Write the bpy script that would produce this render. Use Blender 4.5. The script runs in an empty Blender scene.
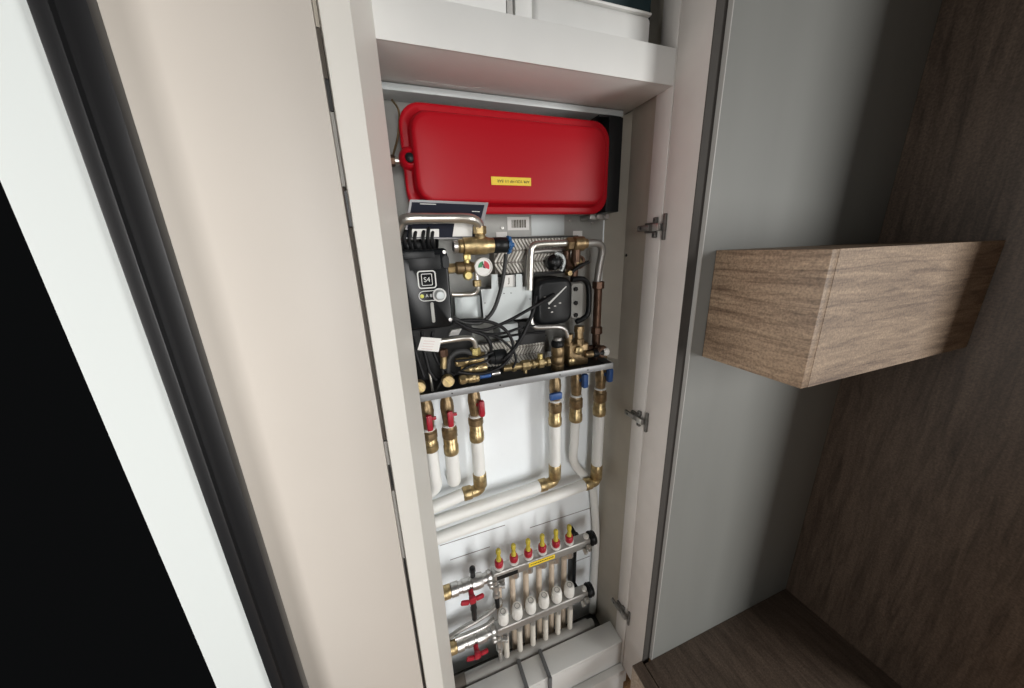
import bpy, bmesh, math, random
from mathutils import Vector, Matrix

random.seed(4)
SC = bpy.context.scene
COL = SC.collection
H = 1.60                                    # camera height above the floor (m)
PI = math.pi

# ------------------------------------------------------------------ camera
FPX = 327.2                                 # focal length in pixels of a 1024 px wide frame
_y, _p, _r = math.radians(19.22), math.radians(16.19), math.radians(-1.978)
FWD = Vector((math.sin(_y) * math.cos(_p), math.cos(_y) * math.cos(_p), -math.sin(_p)))
_R0 = Vector((math.cos(_y), -math.sin(_y), 0)); _U0 = _R0.cross(FWD)
RGT = math.cos(_r) * _R0 + math.sin(_r) * _U0
UPV = math.cos(_r) * _U0 - math.sin(_r) * _R0
cam_data = bpy.data.cameras.new('camera'); cam = bpy.data.objects.new('camera', cam_data); COL.objects.link(cam)
cam_data.sensor_fit = 'HORIZONTAL'; cam_data.sensor_width = 36.0; cam_data.lens = FPX / 1024 * 36
cam_data.clip_start = 0.02
cam.matrix_world = Matrix(((RGT.x, UPV.x, -FWD.x, 0), (RGT.y, UPV.y, -FWD.y, 0), (RGT.z, UPV.z, -FWD.z, H), (0, 0, 0, 1)))
SC.camera = cam

# ------------------------------------------------------------------ world, lights, exposure
SC.view_settings.view_transform = 'Standard'; SC.view_settings.look = 'None'
SC.view_settings.exposure = 0.10; SC.view_settings.gamma = 1.0; SC.view_settings.use_curve_mapping = False
w = bpy.data.worlds.new('world'); SC.world = w; w.use_nodes = True
w.node_tree.nodes['Background'].inputs[0].default_value = (0.9, 0.95, 1.0, 1)
w.node_tree.nodes['Background'].inputs[1].default_value = 0.004

def area_light(name, loc, target, sx, sy, power, color):
    l = bpy.data.lights.new(name, 'AREA'); l.shape = 'RECTANGLE'; l.size = sx; l.size_y = sy
    l.energy = power; l.color = color
    o = bpy.data.objects.new(name, l); COL.objects.link(o)
    o.location = loc
    o.rotation_euler = (Vector(target) - Vector(loc)).to_track_quat('-Z', 'Y').to_euler()
    return o
area_light('window_light', (2.46, -1.80, H - 0.20), (0.45, 0.8, H - 0.45), 0.75, 2.0, 61, (1.0, 0.99, 0.965))
area_light('glazed_door_light', (-1.00, 0.31, H - 0.10), (0.7, 0.45, H - 0.25), 0.26, 1.3, 12.5, (1.0, 0.97, 0.93))
rl = area_light('front_fill_light', (0.05, -1.45, H - 0.42), (-0.13, 0.86, H - 0.64), 0.5, 2.3, 5.5, (1.0, 0.99, 0.975))  # added fill light from behind the camera, lifts the shade in the cupboard
rl.data.spread = math.radians(68)

# ------------------------------------------------------------------ materials
def mat(name, col, rough=0.5, metal=0.0, var=0.0, scale=20, bump=0.0, bscale=80, coat=0.0, stretch=None, spec=0.5):
    m = bpy.data.materials.new(name); m.use_nodes = True
    nt = m.node_tree; b = nt.nodes['Principled BSDF']
    b.inputs['Roughness'].default_value = rough; b.inputs['Metallic'].default_value = metal
    b.inputs['Coat Weight'].default_value = coat; b.inputs['Coat Roughness'].default_value = 0.15
    b.inputs['Specular IOR Level'].default_value = spec
    c = tuple(col) + (1,)
    b.inputs['Base Color'].default_value = c
    tc = nt.nodes.new('ShaderNodeTexCoord')
    vec = tc.outputs['Object']
    if stretch:
        mp = nt.nodes.new('ShaderNodeMapping'); mp.inputs['Scale'].default_value = stretch
        nt.links.new(vec, mp.inputs['Vector']); vec = mp.outputs['Vector']
    if var:
        n = nt.nodes.new('ShaderNodeTexNoise'); n.inputs['Scale'].default_value = scale; n.inputs['Detail'].default_value = 5
        nt.links.new(vec, n.inputs['Vector'])
        r = nt.nodes.new('ShaderNodeValToRGB')
        r.color_ramp.elements[0].position = 0.3; r.color_ramp.elements[1].position = 0.7
        r.color_ramp.elements[0].color = tuple(x * (1 - var) for x in col) + (1,)
        r.color_ramp.elements[1].color = tuple(min(1, x * (1 + var)) for x in col) + (1,)
        nt.links.new(n.outputs['Fac'], r.inputs['Fac']); nt.links.new(r.outputs['Color'], b.inputs['Base Color'])
    if bump:
        n2 = nt.nodes.new('ShaderNodeTexNoise'); n2.inputs['Scale'].default_value = bscale; n2.inputs['Detail'].default_value = 4
        nt.links.new(vec, n2.inputs['Vector'])
        bp = nt.nodes.new('ShaderNodeBump'); bp.inputs['Strength'].default_value = bump; bp.inputs['Distance'].default_value = 0.002
        nt.links.new(n2.outputs['Fac'], bp.inputs['Height']); nt.links.new(bp.outputs['Normal'], b.inputs['Normal'])
    return m

def wood(name, dark, light, stretch, rough=0.55):
    m = bpy.data.materials.new(name); m.use_nodes = True
    nt = m.node_tree; b = nt.nodes['Principled BSDF']; b.inputs['Roughness'].default_value = rough
    tc = nt.nodes.new('ShaderNodeTexCoord')
    mp = nt.nodes.new('ShaderNodeMapping'); mp.inputs['Scale'].default_value = stretch
    nt.links.new(tc.outputs['Object'], mp.inputs['Vector'])
    n = nt.nodes.new('ShaderNodeTexNoise'); n.inputs['Scale'].default_value = 6; n.inputs['Detail'].default_value = 9
    n.inputs['Roughness'].default_value = 0.7; n.inputs['Distortion'].default_value = 0.6
    nt.links.new(mp.outputs['Vector'], n.inputs['Vector'])
    r = nt.nodes.new('ShaderNodeValToRGB')
    r.color_ramp.elements[0].position = 0.33; r.color_ramp.elements[1].position = 0.68
    r.color_ramp.elements[0].color = tuple(dark) + (1,); r.color_ramp.elements[1].color = tuple(light) + (1,)
    e = r.color_ramp.elements.new(0.5); e.color = tuple(0.45 * a + 0.55 * c for a, c in zip(dark, light)) + (1,)
    nt.links.new(n.outputs['Fac'], r.inputs['Fac'])
    n3 = nt.nodes.new('ShaderNodeTexNoise'); n3.inputs['Scale'].default_value = 230; n3.inputs['Detail'].default_value = 3
    nt.links.new(tc.outputs['Object'], n3.inputs['Vector'])
    mx = nt.nodes.new('ShaderNodeMixRGB'); mx.blend_type = 'OVERLAY'; mx.inputs['Fac'].default_value = 0.75
    nt.links.new(r.outputs['Color'], mx.inputs[1]); nt.links.new(n3.outputs['Fac'], mx.inputs[2])
    nt.links.new(mx.outputs['Color'], b.inputs['Base Color'])
    bp = nt.nodes.new('ShaderNodeBump'); bp.inputs['Strength'].default_value = 0.3; bp.inputs['Distance'].default_value = 0.001
    nt.links.new(n.outputs['Fac'], bp.inputs['Height']); nt.links.new(bp.outputs['Normal'], b.inputs['Normal'])
    return m

M = dict(
    cream=mat('cream_lacquer', (0.53, 0.488, 0.44), 0.45, var=0.02, scale=4),
    post=mat('post_lacquer', (0.64, 0.62, 0.575), 0.45, var=0.02, scale=6),
    white=mat('white_board', (0.74, 0.74, 0.72), 0.5, var=0.03, scale=8),
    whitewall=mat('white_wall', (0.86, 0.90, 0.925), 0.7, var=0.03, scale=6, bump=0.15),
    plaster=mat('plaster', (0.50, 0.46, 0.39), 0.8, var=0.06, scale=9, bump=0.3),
    stripw=mat('side_board_white', (0.66, 0.63, 0.60), 0.5, var=0.03),
    flange=mat('flange_white', (0.58, 0.54, 0.51), 0.5, var=0.03),
    rawedge=mat('raw_edge', (0.048, 0.043, 0.038), 0.8, var=0.06, scale=40),
    greypanel=mat('grey_laminate', (0.215, 0.218, 0.205), 0.55, var=0.03, scale=15, stretch=(1, 1, 0.2)),
    band=mat('edge_band', (0.45, 0.44, 0.42), 0.4),
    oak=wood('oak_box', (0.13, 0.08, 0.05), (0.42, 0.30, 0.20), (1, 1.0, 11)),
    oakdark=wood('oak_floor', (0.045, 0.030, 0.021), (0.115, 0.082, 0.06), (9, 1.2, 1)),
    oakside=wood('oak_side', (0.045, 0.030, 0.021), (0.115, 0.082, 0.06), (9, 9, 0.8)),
    oaklight=wood('oak_light', (0.28, 0.22, 0.17), (0.46, 0.37, 0.29), (6, 6, 1)),
    floorwood=wood('room_floor', (0.25, 0.13, 0.06), (0.48, 0.28, 0.14), (1, 8, 1)),
    black=mat('black_frame', (0.012, 0.012, 0.013), 0.4),
    frost=mat('pale_panel', (0.70, 0.74, 0.73), 0.35),
    red=mat('tank_red', (0.41, 0.004, 0.012), 0.38, spec=0.22, bump=0.03, bscale=30),
    redplastic=mat('red_plastic', (0.36, 0.010, 0.025), 0.4),
    blueplastic=mat('blue_plastic', (0.02, 0.08, 0.26), 0.45),
    bluedark=mat('blue_ring', (0.03, 0.12, 0.30), 0.4),
    brass=mat('brass', (0.45, 0.345, 0.18), 0.36, 0.8, var=0.38, scale=70, bump=0.25, bscale=140),
    brassdark=mat('brass_aged', (0.26, 0.185, 0.10), 0.4, 0.75, var=0.38, scale=60, bump=0.25, bscale=140),
    copper=mat('copper_dark', (0.13, 0.075, 0.05), 0.45, 0.7, var=0.2, scale=30),
    brasslight=mat('brass_yellow', (0.62, 0.50, 0.20), 0.35, 0.6),
    steel=mat('steel_pipe', (0.62, 0.60, 0.55), 0.28, 0.85, var=0.1, scale=30),
    chrome=mat('nickel', (0.55, 0.54, 0.52), 0.32, 0.85, var=0.1, scale=40),
    dullsteel=mat('dull_steel', (0.42, 0.41, 0.39), 0.4, 0.7, var=0.1),
    hingesteel=mat('hinge_steel', (0.26, 0.25, 0.235), 0.4, 0.7, var=0.15),
    darksteel=mat('dark_steel', (0.16, 0.155, 0.145), 0.4, 0.7, var=0.15),
    greymetal=mat('grey_plate', (0.36, 0.36, 0.34), 0.5, 0.25, var=0.05),
    galva=mat('pale_sheet', (0.56, 0.60, 0.60), 0.45, 0.15, var=0.05, scale=12),
    lip=mat('tray_grey', (0.27, 0.275, 0.28), 0.4, 0.35, var=0.05),
    blackp=mat('black_plastic', (0.011, 0.012, 0.013), 0.35, spec=0.25),
    blackgloss=mat('black_gloss', (0.006, 0.007, 0.008), 0.22, spec=0.25),
    dark=mat('dark_rubber', (0.02, 0.02, 0.02), 0.6, spec=0.25),
    darkgrey=mat('dark_grey', (0.045, 0.045, 0.045), 0.55, spec=0.25),
    cable=mat('cable_black', (0.010, 0.010, 0.011), 0.45, spec=0.25),
    greycable=mat('cable_grey', (0.035, 0.036, 0.036), 0.45, spec=0.3),
    pipe=mat('white_pipe', (0.82, 0.82, 0.79), 0.4, var=0.02),
    greypipe=mat('grey_pipe', (0.34, 0.33, 0.31), 0.6, var=0.05),
    beigepipe=mat('beige_pipe', (0.56, 0.46, 0.36), 0.5, var=0.06),
    palepipe=mat('pale_tail', (0.64, 0.60, 0.53), 0.5, var=0.06),
    yellow=mat('yellow_label', (0.85, 0.62, 0.04), 0.45),
    yellowtube=mat('yellow_tube', (0.50, 0.40, 0.05), 0.25),
    ink=mat('ink', (0.06, 0.05, 0.02), 0.6),
    navy=mat('navy_print', (0.012, 0.014, 0.026), 0.6, spec=0.15),
    sleeve=mat('clear_sleeve_edge', (0.28, 0.27, 0.28), 0.3),
    paper=mat('paper', (0.80, 0.79, 0.76), 0.6),
    paperpink=mat('paper_tag', (0.72, 0.62, 0.60), 0.6),
    offwhite=mat('ivory_cap', (0.80, 0.79, 0.75), 0.4),
    ringgrey=mat('cap_ring', (0.30, 0.30, 0.29), 0.5),
    hxwhite=mat('exchanger_ivory', (0.70, 0.67, 0.61), 0.45, 0.1),
    hxcore=mat('exchanger_core', (0.30, 0.275, 0.24), 0.6),
    green=mat('dial_green', (0.03, 0.25, 0.09), 0.5),
    dialred=mat('dial_red', (0.55, 0.03, 0.05), 0.5),
    line=mat('print_white', (0.70, 0.70, 0.68), 0.5),
    led=mat('led_yellow', (0.75, 0.75, 0.15), 0.3),
    teal=mat('teal_fabric', (0.006, 0.028, 0.034), 0.7),
    seam=mat('seam', (0.30, 0.29, 0.28), 0.9),
    brown=mat('dark_brown', (0.10, 0.085, 0.07), 0.8),
    greyfloor=mat('dusty_floor', (0.10, 0.098, 0.095), 0.9, var=0.2),
    roomwall=mat('room_wall', (0.6, 0.58, 0.55), 0.9),
    strap=mat('grey_strap', (0.14, 0.145, 0.15), 0.5),
)

# ------------------------------------------------------------------ mesh helpers
def at(px, py, Y):
    """point of the place seen at photo pixel (px, py), lying Y metres into the cupboard"""
    d = (px - 512) / FPX * RGT - (py - 344) / FPX * UPV + FWD
    d = d * (Y / d.y)
    return Vector((d.x, d.y, d.z + H))

def pxm(Y):            # metres per pixel near the middle of the frame at depth Y
    return Y / FPX * 1.06

class MB:
    def __init__(s): s.bm = bmesh.new()
    def _faces(s, faces, smooth):
        for f in faces: f.smooth = smooth
    def box(s, lo, hi, bevel=0.0, rot=None, seg=2):
        lo = Vector(lo); hi = Vector(hi); c = (lo + hi) / 2; d = hi - lo
        r = bmesh.ops.create_cube(s.bm, size=1.0)
        vs = r['verts']
        bmesh.ops.scale(s.bm, vec=d, verts=vs)
        if bevel:
            es = list({e for v in vs for e in v.link_edges})
            rb = bmesh.ops.bevel(s.bm, geom=es, offset=bevel, segments=seg, profile=0.5, affect='EDGES', clamp_overlap=True)
            vs = list({v for f in rb['faces'] for v in f.verts} | {v for v in vs if v.is_valid})
        if rot is not None: bmesh.ops.transform(s.bm, matrix=rot, verts=vs)
        bmesh.ops.translate(s.bm, vec=c, verts=vs)
        return s
    def rings(s, rings, cap=True, smooth=True):
        prev = None; first = None
        for ring in rings:
            vs = [s.bm.verts.new(p) for p in ring]
            if prev:
                n = len(vs)
                for i in range(n):
                    f = s.bm.faces.new((prev[i], prev[(i + 1) % n], vs[(i + 1) % n], vs[i])); f.smooth = smooth
            else: first = vs
            prev = vs
        if cap:
            s.bm.faces.new(list(reversed(first))); s.bm.faces.new(prev)
        return s
    def lathe(s, p, d, prof, n=20, smooth=True):
        """prof: (distance along d, radius)"""
        p = Vector(p); d = Vector(d).normalized()
        a = d.orthogonal().normalized(); b = d.cross(a)
        rings = []
        for t, r in prof:
            r = max(r, 1e-5)
            rings.append([p + d * t + (a * math.cos(2 * PI * k / n) + b * math.sin(2 * PI * k / n)) * r for k in range(n)])
        start = len(s.bm.faces)
        s.rings(rings, True, smooth)
        return s
    def cyl(s, p, q, r, n=20, bev=0.0):
        p = Vector(p); q = Vector(q); L = (q - p).length
        if bev: pr = [(0, r - bev), (bev * 0.3, r - bev * 0.3), (bev, r), (L - bev, r), (L - bev * 0.3, r - bev * 0.3), (L, r - bev)]
        else: pr = [(0, r), (L, r)]
        return s.lathe(p, q - p, pr, n)
    def hexn(s, p, q, r, n=6):
        p = Vector(p); q = Vector(q); L = (q - p).length; b = min(0.0015, L * 0.2)
        return s.lathe(p, q - p, [(0, r - b), (b, r), (L - b, r), (L, r - b)], n, False)
    def tube(s, pts, r, n=12, smooth=True, rad=None, sub=6):
        pts = [Vector(p) for p in pts]
        if rad:                                        # fillet the corners
            out = [pts[0]]
            for i in range(1, len(pts) - 1):
                a, b, c = pts[i - 1], pts[i], pts[i + 1]
                u = (a - b); v = (c - b); k = min(rad, u.length * 0.49, v.length * 0.49)
                p0 = b + u.normalized() * k; p1 = b + v.normalized() * k
                for j in range(sub + 1):
                    t = j / sub; out.append((1 - t) ** 2 * p0 + 2 * t * (1 - t) * b + t * t * p1)
            out.append(pts[-1]); pts = out
        elif len(pts) > 2:                             # smooth curve through the points
            out = []
            for i in range(len(pts) - 1):
                p0 = pts[max(0, i - 1)]; p1 = pts[i]; p2 = pts[i + 1]; p3 = pts[min(len(pts) - 1, i + 2)]
                for j in range(sub):
                    t = j / sub
                    out.append(0.5 * ((2 * p1) + (p2 - p0) * t + (2 * p0 - 5 * p1 + 4 * p2 - p3) * t * t + (3 * p1 - p0 - 3 * p2 + p3) * t ** 3))
            out.append(pts[-1]); pts = out
        rings = []; nrm = None
        for i, p in enumerate(pts):
            t = (pts[min(i + 1, len(pts) - 1)] - pts[max(i - 1, 0)])
            if t.length < 1e-9: continue
            t.normalize()
            if nrm is None: nrm = t.orthogonal().normalized()
            nrm = (nrm - t * nrm.dot(t))
            nrm = nrm.normalized() if nrm.length > 1e-6 else t.orthogonal().normalized()
            b = t.cross(nrm)
            rings.append([p + (nrm * math.cos(2 * PI * k / n) + b * math.sin(2 * PI * k / n)) * r for k in range(n)])
        return s.rings(rings, True, smooth)
    def torus(s, c, axis, R, r, n=24, m=8):
        c = Vector(c); d = Vector(axis).normalized(); a = d.orthogonal().normalized(); b = d.cross(a)
        vs = []
        for i in range(n):
            e = a * math.cos(2 * PI * i / n) + b * math.sin(2 * PI * i / n)
            vs.append([s.bm.verts.new(c + e * (R + r * math.cos(2 * PI * k / m)) + d * r * math.sin(2 * PI * k / m)) for k in range(m)])
        for i in range(n):
            for k in range(m):
                f = s.bm.faces.new((vs[i][k], vs[(i + 1) % n][k], vs[(i + 1) % n][(k + 1) % m], vs[i][(k + 1) % m])); f.smooth = True
        return s
    def prism(s, poly, ext):
        """closed planar polygon (list of points) extruded along vector ext"""
        poly = [Vector(p) for p in poly]; ext = Vector(ext)
        return s.rings([poly, [p + ext for p in poly]], True, False)
    def rrect(s, secs, n=6, smooth=True):
        """loft of rounded rectangles in X-Z planes: (x0, x1, z0, z1, radius, Y)"""
        rings = []
        for x0, x1, z0, z1, r, Y in secs:
            ring = []
            for cx, cz, a0 in ((x1 - r, z1 - r, 0), (x0 + r, z1 - r, 90), (x0 + r, z0 + r, 180), (x1 - r, z0 + r, 270)):
                for k in range(n + 1):
                    a = math.radians(a0 + 90 * k / n)
                    ring.append(Vector((cx + r * math.cos(a), Y, cz + r * math.sin(a))))
            rings.append(ring)
        return s.rings(rings, True, smooth)

def origin_of(o):
    v = Vector((0, 0, 0))
    while o: v = v + o.location; o = o.parent
    return v

def obj(name, mb, m, parent=None, auto=True):
    me = bpy.data.meshes.new(name)
    bm = mb.bm
    bmesh.ops.recalc_face_normals(bm, faces=bm.faces)
    o = bpy.data.objects.new(name, me); COL.objects.link(o)
    if parent:
        o.parent = parent
        bmesh.ops.translate(bm, vec=-origin_of(parent), verts=bm.verts)
    else:
        lo = Vector([min(v.co[i] for v in bm.verts) for i in range(3)]); hi = Vector([max(v.co[i] for v in bm.verts) for i in range(3)])
        c = Vector(((lo.x + hi.x) / 2, (lo.y + hi.y) / 2, lo.z))
        bmesh.ops.translate(bm, vec=-c, verts=bm.verts); o.location = c
    bm.to_mesh(me); bm.free()
    me.materials.append(M[m])
    if auto:
        try: me.set_sharp_from_angle(angle=math.radians(40))
        except Exception: pass
    return o

def tag(o, label=None, cat=None, group=None, kind=None):
    if label: o['label'] = label
    if cat: o['category'] = cat
    if group: o['group'] = group
    if kind: o['kind'] = kind
    return o
def thing(name, loc, label, cat, group=None):
    o = bpy.data.objects.new(name, None); COL.objects.link(o)
    o.location = loc; o.empty_display_size = 0.02
    return tag(o, label, cat, group)
def struct(name, mb, m, parent=None):
    o = obj(name, mb, m, parent)
    if not parent: o['kind'] = 'structure'
    return o
def text(name, body, loc, size, m, parent, rot=(PI / 2, 0, 0), align='CENTER', bold=0.0):
    cu = bpy.data.curves.new(name, 'FONT'); cu.body = body; cu.size = size; cu.align_x = align; cu.align_y = 'CENTER'
    cu.extrude = 0.0003; cu.offset = bold
    tmp = bpy.data.objects.new('writing', cu); COL.objects.link(tmp)
    bpy.context.view_layer.update()
    me = bpy.data.meshes.new_from_object(tmp.evaluated_get(bpy.context.evaluated_depsgraph_get()))
    bpy.data.objects.remove(tmp); bpy.data.curves.remove(cu)
    o = bpy.data.objects.new(name, me); COL.objects.link(o); o.parent = parent
    o.location = Vector(loc) - origin_of(parent); o.rotation_euler = rot
    me.materials.clear(); me.materials.append(M[m])
    return o
def dup(root, loc, label):
    r = root.copy(); COL.objects.link(r); r.location = loc; r['label'] = label
    for ch in list(root.children):
        c = ch.copy(); COL.objects.link(c); c.parent = r
        for g in list(ch.children):
            d = g.copy(); COL.objects.link(d); d.parent = c
    return r
def Z(v): return H + v          # height given relative to the camera

# ================================================================== THE SETTING
mb = MB(); mb.box((-0.30, .862, 0), (.70, .90, 2.75))
struct('wall_back', mb, 'whitewall')
# right inner wall of the cupboard
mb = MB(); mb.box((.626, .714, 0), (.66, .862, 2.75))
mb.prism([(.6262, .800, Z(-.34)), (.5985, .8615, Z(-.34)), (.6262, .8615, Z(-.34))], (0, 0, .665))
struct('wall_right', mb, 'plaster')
mb = MB(); mb.box((-.30, -2.2, -.03), (1.35, .90, 0))
struct('floor', mb, 'floorwood')
mb = MB(); mb.box((-1.6, -2.26, 0), (2.6, -2.2, 2.75))
struct('wall_front', mb, 'roomwall')
# floor of the pipe cupboard, lower than the ledge
mb = MB(); mb.box((-.05, .70, Z(-1.52)), (.626, .862, Z(-1.50)))
tag(obj('cupboard_base', mb, 'greyfloor'), kind='structure')
# joints between the boards lining the lower wall
for i, (a, b) in enumerate((((440, 547), (505, 524)), ((450, 560), (490, 547)), ((530, 527), (596, 507)), ((572, 563), (590, 556)))):
    p = at(*a, .861); q = at(*b, .861); z = (p.z + q.z) / 2
    mb = MB(); mb.box((min(p.x, q.x), .8605, z - .001), (max(p.x, q.x), .8625, z + .001))
    o = obj('trim_%d' % (i + 1), mb, 'seam'); o['kind'] = 'structure'

# right side board of the cupboard (front edge strip), runs past the shelf
SIDE = t = thing('side_board', (.64, .69, 0), 'white upright side board inside the cupboard opening, carrying the three hinges', 'board')
mb = MB(); mb.box((.621, .664, .0), (.645, .7135, 2.7), .001); obj('board_face', mb, 'stripw', t)
# stile projecting forward with the unpainted edge
t = thing('door_stile', (.64, .60, 0), 'tall white stile with grey unpainted front edge between cupboard and wardrobe', 'stile')
mb = MB(); mb.box((.6235, .5785, .095), (.6505, .6635, 2.7), .001); obj('stile_panel', mb, 'flange', t)
mb = MB(); mb.box((.6235, .5765, .095), (.6505, .5785, 2.7)); obj('front_edge', mb, 'rawedge', t)

# ---- the ledge (access cover) at the bottom
t = thing('access_cover', (.30, .69, 0), 'white boxed ledge along the bottom of the pipe cupboard', 'ledge')
mb = MB(); mb.box((-.06, .673, Z(-1.398)), (.6203, .746, Z(-1.384)), .0015); obj('top_panel', mb, 'white', t)
mb = MB(); mb.box((-.06, .673, .03), (.6203, .687, Z(-1.3985)), .0015); obj('front_panel', mb, 'white', t)
for px in (520, 542):
    a = at(px, 660, .73); X = a.x
    nm = 'grey strap bent over the ledge, ' + ('nearer the left post' if px == 520 else 'nearer the right wall')
    mb = MB()
    mb.box((X - .006, .6725, Z(-1.3838)), (X + .006, .752, Z(-1.374)), .001)
    mb.box((X - .006, .662, Z(-1.47)), (X + .006, .6725, Z(-1.374)), .001)
    tag(obj('metal_strap', mb, 'strap'), nm, 'strap', 'straps over the ledge')
mb = MB(); mb.box((-.06, .648, 0), (.6203, .672, .105), .002)
struct('baseboard_back', mb, 'white')

# ---- shelf above and the upper cupboard
t = thing('cupboard_shelf', (.30, .76, Z(.327)), 'thick white shelf board above the red tank', 'shelf')
mb = MB(); mb.box((-.06, .668, Z(.327)), (.6208, .8615, Z(.393)), .001); obj('shelf_board', mb, 'white', t)
mb = MB(); mb.box((-.06, .664, Z(.327)), (.6208, .668, Z(.394)), .0008); obj('front_edge', mb, 'white', t)
zs = Z(.3267)
def at_z(px, py):
    d = at(px, py, 1.0) - Vector((0, 0, H)); k = (zs - H) / d.z; return Vector((0, 0, H)) + d * k
mb = MB(); mb.tube([at_z(415, 80), at_z(440, 84), at_z(466, 87.5), at_z(488, 88)], .0006, 6); obj('scratch', mb, 'band', t)
for px, py in ((482, 94), (500, 101), (538, 103)):
    c = at_z(px, py); mb = MB(); mb.lathe((c.x, c.y, zs + .0002), (0, 0, -1), [(0, .0022), (.0006, .0016)], 10); obj('screw_hole', mb, 'dark', t)
t = thing('storage_box', (.45, .74, Z(.394)), 'white rounded storage box on the shelf beside the upper right side', 'box')
mb = MB(); mb.box((.305, .690, Z(.394)), (.575, .80, Z(.456)), .012, seg=4); obj('box_body', mb, 'white', t)
mb = MB(); mb.box((.3055, .6905, Z(.4562)), (.5745, .80, Z(.462)), .0028); obj('lid', mb, 'white', t)
t = thing('storage_board', (.12, .74, Z(.394)), 'white board standing on the shelf at the top left', 'panel')
mb = MB(); mb.box((-.05, .685, Z(.394)), (.250, .70, Z(.70)), .001); obj('board_face', mb, 'white', t)
mb = MB(); mb.box((.251, .684, Z(.394)), (.262, .70, Z(.70)), .001); obj('edge_strip', mb, 'band', t)
mb = MB(); mb.box((.269, .69, Z(.394)), (.302, .715, Z(.70)), .001)
tag(obj('white_batten', mb, 'white'), 'narrow white upright batten between the board and the rounded box', 'batten')
mb = MB(); mb.box((.31, .72, Z(.463)), (.60, .80, Z(.72)), .012, seg=3)
tag(obj('storage_bag', mb, 'teal'), 'dark teal bag standing on the white rounded box on the shelf', 'bag')

# ================================================================== LEFT SIDE
t = thing('corner_post', (-.01, .60, 0), 'cream door post with two facets at the left of the pipe cupboard', 'post')
mb = MB(); mb.prism([(.0215, .664, 0), (-.0088, .5605, 0), (-.0125, .5605, 0), (.0, .664, 0)], (0, 0, 2.7)); obj('inner_facet', mb, 'post', t)
mb = MB(); mb.prism([(-.0090, .5600, 0), (-.0455, .5625, 0), (-.0475, .5665, 0), (-.045, .66, 0), (.0, .664, 0), (-.0125, .5607, 0)], (0, 0, 2.7)); obj('front_facet', mb, 'post', t)
t = thing('tall_cabinet', (-.16, .57, .0), 'tall cabinet with large cream door left of the post', 'cabinet')
mb = MB(); mb.box((-.275, .5605, .02), (-.0535, .579, 2.70), .0012); obj('door_panel', mb, 'cream', t)
mb = MB(); mb.box((-.270, .5795, .0), (-.049, .86, .02)); mb.box((-.075, .60, .02), (-.062, .86, 2.7)); obj('carcass', mb, 'greypipe', t)
for y0, y1, m_ in ((-14, 29, 'plaster'), (30, 80, 'brown'), (81, 112, 'darkgrey'), (113, 187, 'greypipe'), (190, 226, 'black'), (228, 438, 'brown'), (440, 463, 'greypipe'), (464, 487, 'black'), (489, 556, 'greypipe'), (558, 700, 'black')):  # gap contents as added strips; lit and dark stretches put into their colours
    pa = at(318 + y0 * .16, y0, .572); pb = at(318 + y1 * .16, y1, .572)
    mb = MB(); mb.box((-.0528, .569 if m_ != 'black' else .5795, pb.z), (-.0485, .5995, pa.z)); obj('gap_filler', mb, m_, t)
# black framed door on the far left
t = thing('glazed_screen', (-.24, .45, 0), 'black metal framed screen with a pale panel, far left of the cream door', 'screen')
mb = MB(); mb.box((-.2400, .452, 0), (-.2180, .468, 2.35), .001); mb.box((-.2530, .445, 0), (-.2395, .476, 2.35), .001); obj('frame', mb, 'black', t)
mb = MB(); mb.box((-.3185, .455, .0), (-.2535, .470, 2.35)); obj('panel', mb, 'frost', t)

# ================================================================== WARDROBE ON THE RIGHT
YG = .567
t = thing('wardrobe', (1.0, .45, 0), 'open wardrobe niche with grey back and dark oak base', 'wardrobe')
mb = MB(); mb.box((.6535, YG, Z(-1.335)), (1.33, YG + .018, 2.7)); obj('back_panel', mb, 'greypanel', t)
mb = MB(); mb.box((.6512, YG - .0008, Z(-1.335)), (.6535, YG + .018, 2.7)); obj('edge_band', mb, 'band', t)
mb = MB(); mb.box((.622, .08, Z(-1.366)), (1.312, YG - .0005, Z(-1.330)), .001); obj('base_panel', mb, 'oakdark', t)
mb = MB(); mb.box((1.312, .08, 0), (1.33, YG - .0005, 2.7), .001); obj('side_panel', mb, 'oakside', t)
t2 = t
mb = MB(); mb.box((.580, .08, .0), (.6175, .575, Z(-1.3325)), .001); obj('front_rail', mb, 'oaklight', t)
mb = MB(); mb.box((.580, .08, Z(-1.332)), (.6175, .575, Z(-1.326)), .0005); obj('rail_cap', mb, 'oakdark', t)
t = thing('oak_shelf', (1.0, .47, Z(-.270)), 'thick oak box shelf fixed against the grey back panel', 'shelf')
xs, ys = .6925, .352
mb = MB(); mb.box((xs, ys, Z(-.270)), (xs + .02, YG - .001, Z(-.018)), .0012); obj('end_panel', mb, 'oak', t)
mb = MB(); mb.box((xs + .0202, ys, Z(-.270)), (1.311, YG - .001, Z(-.250))); obj('bottom_panel', mb, 'oak', t)
mb = MB(); mb.box((xs + .0202, ys, Z(-.038)), (1.311, YG - .001, Z(-.018))); obj('top_panel', mb, 'oak', t)
mb = MB(); mb.box((xs + .0202, ys, Z(-.2498)), (1.311, ys + .02, Z(-.0382))); obj('front_panel', mb, 'oak', t)

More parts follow.
